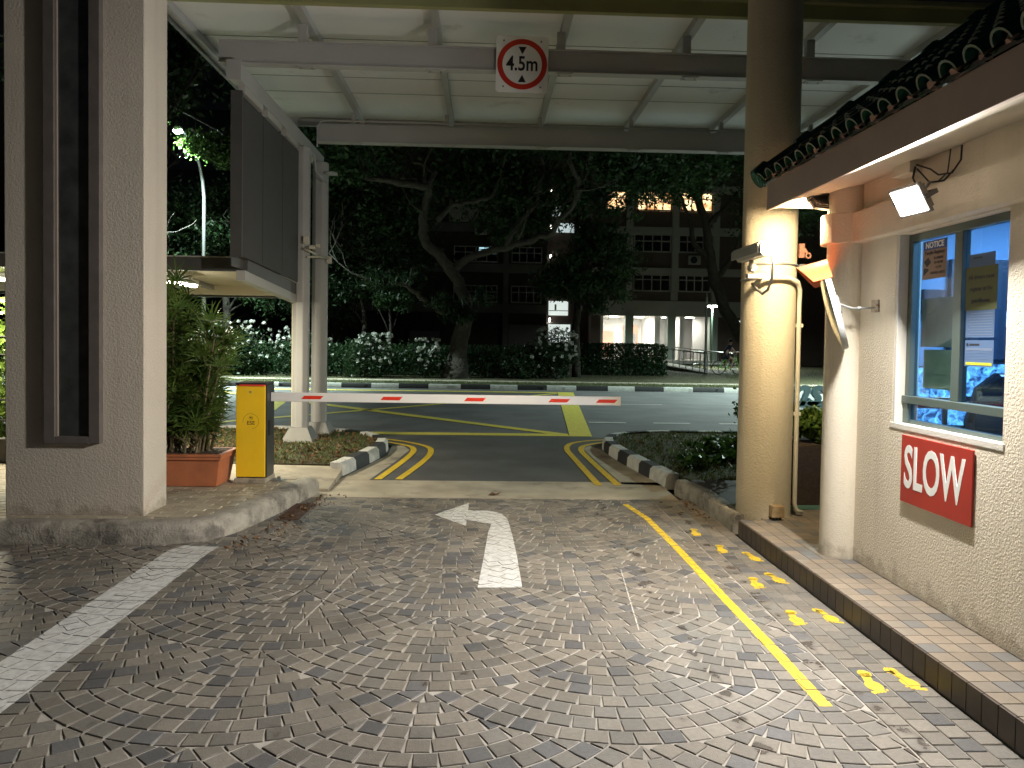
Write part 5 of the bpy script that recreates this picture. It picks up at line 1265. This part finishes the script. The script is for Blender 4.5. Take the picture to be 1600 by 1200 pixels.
# lit ground floor void deck
b = MB(); b.box(8.7,17.4,60.5,60.7,0,4); b.box(8.7,17.4,YF+.3,60.5,3.6,3.9); b.box(8.7,8.9,YF+.31,60.5,0,3.6); b.box(12.9,13.3,YF+.6,60.5,0,3.6); b.box(14.8,15.1,YF+.5,60,0,3.6); b.box(16.3,17.4,57.2,57.4,0,3.6)
b.build('lobby_wall', M['bwhite'], g)
b = MB(); b.box(9.6,10.6,60.3,60.49,.3,2.5); b.box(11.4,12.6,60.3,60.49,.3,3.0); b.build('lobby_panel', mat('salmon_panel',(.55,.30,.22),.7), g)
b = MB(); b.box(11.6,12.4,60.1,60.29,.3,2.3); b.build('lobby_door', M['steel_dark'], g)
b = MB(); b.box(8.7,17.4,YF-2,60.5,.1,.34); b.build('lobby_floor', M['bcream'], g)
for (x,y,pw) in ((10.0,57,105),(12.1,57.5,115),(14.1,57,60),(15.8,56.4,50)):
    b = MB(); b.box(x-.3,x+.3,y-.15,y+.15,3.55,3.599); b.build('lobby_light', emat('lobby_glow',(1,.97,.88),8), g)
    area('lobby_lamp', (x,y,3.5), (0,0,-1), .6, .3, pw, (1,.96,.86), g)
b = MB(); b.box(28,29,YF+.1,YF+.29,.3,3.2); b.build('white_panel', M['bwhite'], g)  # plain white ground-floor piece, does not glow
# left block
g = empty('apartment_block', (0,58,0), 'darker apartment block with curtained windows behind the twisting tree', 'building')
b = MB(); b.box(-14,4.6,YF+.3,68,0,26); b.build('wall', mat('dim_brick',(.045,.032,.028),.85,var=(2,.2)), g)  # shaded copy of the brown facade, dimness put into the colour
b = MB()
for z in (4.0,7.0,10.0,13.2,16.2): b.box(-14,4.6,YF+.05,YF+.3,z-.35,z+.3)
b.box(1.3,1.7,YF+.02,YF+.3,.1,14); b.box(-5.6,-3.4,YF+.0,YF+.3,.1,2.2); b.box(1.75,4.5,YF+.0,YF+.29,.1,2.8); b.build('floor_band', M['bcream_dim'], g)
cur = mat('curtain',(.38,.36,.32),.8,var=(9,.5))
for (x0,x1,z0,z1,l) in [(-2.8,1.2,10.4,12.0,cur),(1.9,4.2,10.4,12.0,cur),(-2.4,.9,7.4,8.6,M['bglass']),(1.9,4.2,7.4,8.6,M['bglass']),(1.9,4.2,4.4,5.7,M['bglass']),(-2.4,.9,4.4,5.7,M['bglass']),(-8,-5,7.4,8.6,M['bglass']),(-8,-5,10.4,11.8,M['bglass'])]:
    win(x0,x1,z0,z1,l,g,4)
win(-.6,.9,8.02,8.58,M['lit_blue'],g,3,y=YF+.10)
# stair core between the blocks
g = empty('stair_tower', (6.2,58,0), 'dark stair tower with small lit landings between the two apartment blocks', 'stair tower')
b = MB(); b.box(4.6,8.0,57,62,0,24); b.build('wall', M['brick'], g)
for (x0,x1,z0,z1) in [(4.9,6.4,3.6,4.7),(4.9,6.6,1.5,2.9),(5.1,5.7,11.2,12.2),(5.3,7.2,10.0,10.7)]:
    b = MB(); b.box(x0,x1,56.9,56.99,z0,z1); b.build('lit_landing', M['lit_cool'] if z0 < 6 else emat('dim_landing',(.5,.6,.6),.35), g)
b = MB(); b.box(4.7,6.9,56.6,56.88,2.9,3.05); b.tube([(4.9,56.7,3.95),(6.4,56.7,3.95)], .03, 6); b.box(5.35,5.5,56.86,56.895,4.0,4.45); b.build('landing_slab', M['bcream'], g)
for (z,lab) in ((13.0,'highest'),(10.4,'second highest'),(8.1,'third from the top'),(5.6,'second from the bottom'),(3.25,'lowest')):
    l = empty('stair_lamp', (4.95,56.5,z), 'small glowing stair lamp, the '+lab+' in the vertical row between the blocks', 'lamp', 'stair lamps in a vertical row')
    b = MB(); b.lathe([(.02,-.20),(.06,-.10),(.075,.0),(.03,.14)], (4.95,56.5,z), 12); b.build('globe', emat('stair_glow',(1,.95,.85),6), l, smooth=True)
    b = MB(); b.box(4.9,5.0,56.5,56.99,z+.16,z+.20); b.build('bracket', M['black'], l)
# far dim tower on the left
g = empty('distant_tower', (-27,75,0), 'barely visible dark blue tower block far off beside the street lamp', 'building')
b = MB(); b.box(-34,-23,75,85,0,38); b.build('wall', mat('night_wall',(.05,.06,.09),.8), g)
b = MB()
for z in range(6,37,3): b.box(-34,-23,74.8,74.99,z,z+.9)
b.build('balcony_band', mat('night_band',(.10,.12,.17),.8), g)
# air conditioner units
for (x,z,lab) in [(15.6,7.5,'air conditioner under the middle right window of the lit block'),(-.4,9.4,'air conditioner between the curtained and the blue lit window')]:
    a_ = empty('air_conditioner', (x,YF-.2,z), lab, 'air conditioner', 'air conditioners on the facades')
    b = MB(); b.box(x-.45,x+.45,YF-.35,YF-.01,z,z+.65); b.build('casing', M['bcream'], a_, bevel=.02)
    b = MB(); ring(b, .02, .26, -.02, 0, 20); b.xf(Matrix.Translation((x-.08,YF-.352,z+.32))); b.build('fan_grille', M['black'], a_)

# ramp with handrails
g = empty('entrance_ramp', (11,38,.1), 'sloping concrete ramp leading up to the lit entrance', 'ramp')
b = MB(); b.hexa([(9.4,48,.0),(10.6,48,.0),(12.3,36.0,.0),(11.0,35.8,.0)], [(9.4,48,.55),(10.6,48,.55),(12.3,36.0,.14),(11.0,35.8,.14)]); b.build('slab', M['concrete'], g)
def rail(p0, p1, n, lab):
    g = empty('handrail', p0, lab, 'handrail', 'steel handrails of the ramp')
    p0, p1 = Vector(p0), Vector(p1)
    b = MB(); b.tube([p0+Vector((0,0,1.0)), p1+Vector((0,0,1.0))], .03, 8); b.tube([p0+Vector((0,0,.25)), p1+Vector((0,0,.25))], .018, 6); b.build('rail', M['galv'], g)
    b = MB()
    for k in range(n+1): q = p0.lerp(p1, k/n); b.tube([q, q+Vector((0,0,1.0))], .022, 6)
    b.build('baluster', M['galv'], g)
rail((9.35,48,.5),(10.95,35.8,.1),14,'left handrail of the ramp next to the clipped hedge')
rail((10.65,48,.5),(12.35,36.0,.1),14,'right handrail of the ramp on the side of the path lamp')
rail((12.6,44.0,.1),(18.5,46,.1),12,'level handrail on the lawn right of the ramp')
g = empty('sign_post', (12.2,36.5,.1), 'slim grey post standing on the verge in front of the ramp', 'post')
b = MB(); b.tube([(11.0,36.3,.05),(11.0,36.3,3.9)], .06, 10); b.build('pole', M['galv'], g)
b = MB(); b.tube([(11.0,36.3,3.9),(11.0,36.3,4.1)], .03, 8); b.build('cap', M['galv'], g)
g = empty('lit_notice_post', (17.6,50,.1), 'narrow glowing white panel on a post beside the round column', 'sign')
b = MB(); b.tube([(17.6,50,.1),(17.6,50,1.9)], .05, 8); b.build('post', M['black'], g)
b = MB(); b.box(17.38,17.82,49.9,50.0,1.9,3.2); b.build('panel', emat('panel_glow',(.6,.72,.66),.55), g)

# cyclist and bicycles
def bicycle(x, y, yawz, lab, col):
    g = empty('bicycle', (0,0,0), lab, 'bicycle', 'bicycles')
    for xx in (-.5,.5):
        b = MB(); n = 28
        b.tube([(xx+.33*math.cos(2*PI*k/n),0,.33+.33*math.sin(2*PI*k/n)) for k in range(n+1)], .02, 6, cap=False)
        wh = b.build('wheel', M['black'], g)
        b = MB()
        for k in range(12): a = PI*k/6; b.tube([(xx,0,.33),(xx+.32*math.cos(a),0,.33+.32*math.sin(a))], .003, 4)
        b.build('spokes', M['galv'], wh)
    b = MB(); F1 = [((-.5,0,.33),(-.05,0,.30)),((-.05,0,.30),(-.18,0,.82)),((-.18,0,.78),(.36,0,.80)),((-.05,0,.30),(.38,0,.74)),((-.5,0,.33),(-.17,0,.76)),((.5,0,.33),(.34,0,.90))]
    for p,q in F1: b.tube([p,q], .018, 8)
    b.build('frame', col, g)
    b = MB(); b.prism([(-.32,-.0),(-.10,.0)], 'y', 0, 0) if False else b.hexa([(-.31,-.07,.84),(-.05,-.02,.84),(-.05,.02,.84),(-.31,.07,.84)], [(-.31,-.07,.89),(-.05,-.02,.88),(-.05,.02,.88),(-.31,.07,.89)]); b.build('saddle', M['black'], g, bevel=.01)
    b = MB(); b.tube([(.34,0,.9),(.33,0,.98)], .014, 8); b.tube([(.25,-.27,1.0),(.34,-.2,.98),(.36,0,.98),(.34,.2,.98),(.25,.27,1.0)], .014, 8); b.build('handlebar', M['galv'], g)
    b = MB(); b.tube([(-.05,-.10,.30),(-.05,.10,.30)], .012, 6); b.tube([(-.05,-.10,.30),(.08,-.10,.22)], .01, 6); b.tube([(-.05,.10,.30),(-.18,.10,.38)], .01, 6); b.box(.04,.12,-.18,-.10,.205,.225); b.box(-.22,-.14,.10,.18,.37,.39); b.build('pedals', M['black'], g)
    g.location = (x,y,.1); g.rotation_euler = (0,0,yawz)
    return g
def skin_fig(name, joints, edges, radii, m, parent, sub=2):
    me = bpy.data.meshes.new(name); me.from_pydata(joints, edges, []); me.materials.append(m)
    o = bpy.data.objects.new(name, me); C.objects.link(o); o.parent = parent
    md = o.modifiers.new('skin','SKIN'); me.skin_vertices or me.attributes
    if not me.skin_vertices: 
        bm = bmesh.new(); bm.from_mesh(me); bm.verts.layers.skin.verify(); bm.to_mesh(me); bm.free()
    for i,r_ in enumerate(radii): me.skin_vertices[0].data[i].radius = (r_,r_) if not isinstance(r_,tuple) else r_
    me.skin_vertices[0].data[0].use_root = True
    md.use_smooth_shade = True
    s_ = o.modifiers.new('sub','SUBSURF'); s_.levels = sub; s_.render_levels = sub
    return o
bx, by = 11.95, 35.6
bicycle(bx, by, 0, 'bicycle being ridden past by the cyclist beside the round column', mat('lime_frame',(.20,.55,.05),.4))
g = empty('person', (bx,by,.1), 'cyclist in a dark top and shorts riding toward the right beside the round column', 'person')
skin = mat('skin',(.42,.26,.19),.55)
# local coordinates: x forward, z up
J = [(-.20,0,.93),(-.12,0,1.12),(.0,0,1.36),(.04,0,1.46),(.08,0,1.60),(.09,0,1.68),
     (.01,-.17,1.38),(.18,-.24,1.16),(.33,-.22,1.02),(.01,.17,1.38),(.18,.24,1.16),(.33,.22,1.02),
     (-.18,-.10,.90),(.20,-.12,.75),(.06,-.13,.34),(.15,-.13,.26),(-.18,.10,.90),(.12,.12,.98-.1),(-.14,.14,.46),(-.05,.14,.40)]
E_ = [(0,1),(1,2),(2,3),(3,4),(4,5),(2,6),(6,7),(7,8),(2,9),(9,10),(10,11),(0,12),(12,13),(13,14),(14,15),(0,16),(16,17),(17,18),(18,19)]
RD = [.13,.13,.14,.055,.095,.08,.06,.042,.033,.06,.042,.033,.09,.06,.04,.04,.09,.06,.04,.04]
body = skin_fig('body', J, E_, RD, skin, g)
skin_fig('shirt', [J[0],J[1],J[2],(.03,0,1.42),J[6],(.08,-.20,1.28),J[9],(.08,.20,1.28)], [(0,1),(1,2),(2,3),(2,4),(4,5),(2,6),(6,7)], [.145,.15,.16,.08,.08,.065,.08,.065], mat('navy_shirt',(.02,.02,.06),.8), g)
skin_fig('shorts', [J[0],J[12],(.02,-.11,.83),J[16],(.0,.11,.9)], [(0,1),(1,2),(0,3),(3,4)], [.145,.105,.085,.105,.085], mat('dark_shorts',(.015,.015,.03),.8), g)
b = MB(); b.lathe([(.02,.12),(.07,.105),(.10,.06),(.108,.0),(.10,-.05)][::-1], (.07,0,1.64), 16); o = b.build('hair', M['black'], None, smooth=True); o.parent = g
for (dx,dz) in ((.17,.23),(-.06,.37)):
    b = MB(); b.hexa([(dx-.10,-.18 if dx > 0 else .10,dz),(dx+.15,-.18 if dx > 0 else .10,dz),(dx+.15,-.09 if dx > 0 else .19,dz),(dx-.10,-.09 if dx > 0 else .19,dz)], [(dx-.10,-.17 if dx > 0 else .11,dz+.09),(dx+.10,-.17 if dx > 0 else .11,dz+.07),(dx+.10,-.10 if dx > 0 else .18,dz+.07),(dx-.10,-.10 if dx > 0 else .18,dz+.09)])
    o = b.build('shoe', M['white'], None, bevel=.015); o.parent = g
bicycle(14.6, 53.6, R(75), 'dark bicycle parked under the block beside the entrance columns', M['black'])
# dead leaf on the concrete apron
g = empty('fallen_leaf', (.12,7.55,.003), 'single curled brown leaf lying on the concrete strip behind the arrow', 'leaf')
b = MB(); b.add([(.05,7.55,.006),(.09,7.50,.02),(.16,7.54,.012),(.20,7.58,.03),(.12,7.60,.008),(.10,7.57,.03)], [(0,1,5,4),(1,2,5),(2,3,4,5)]); b.build('blade', M['dry'], g)
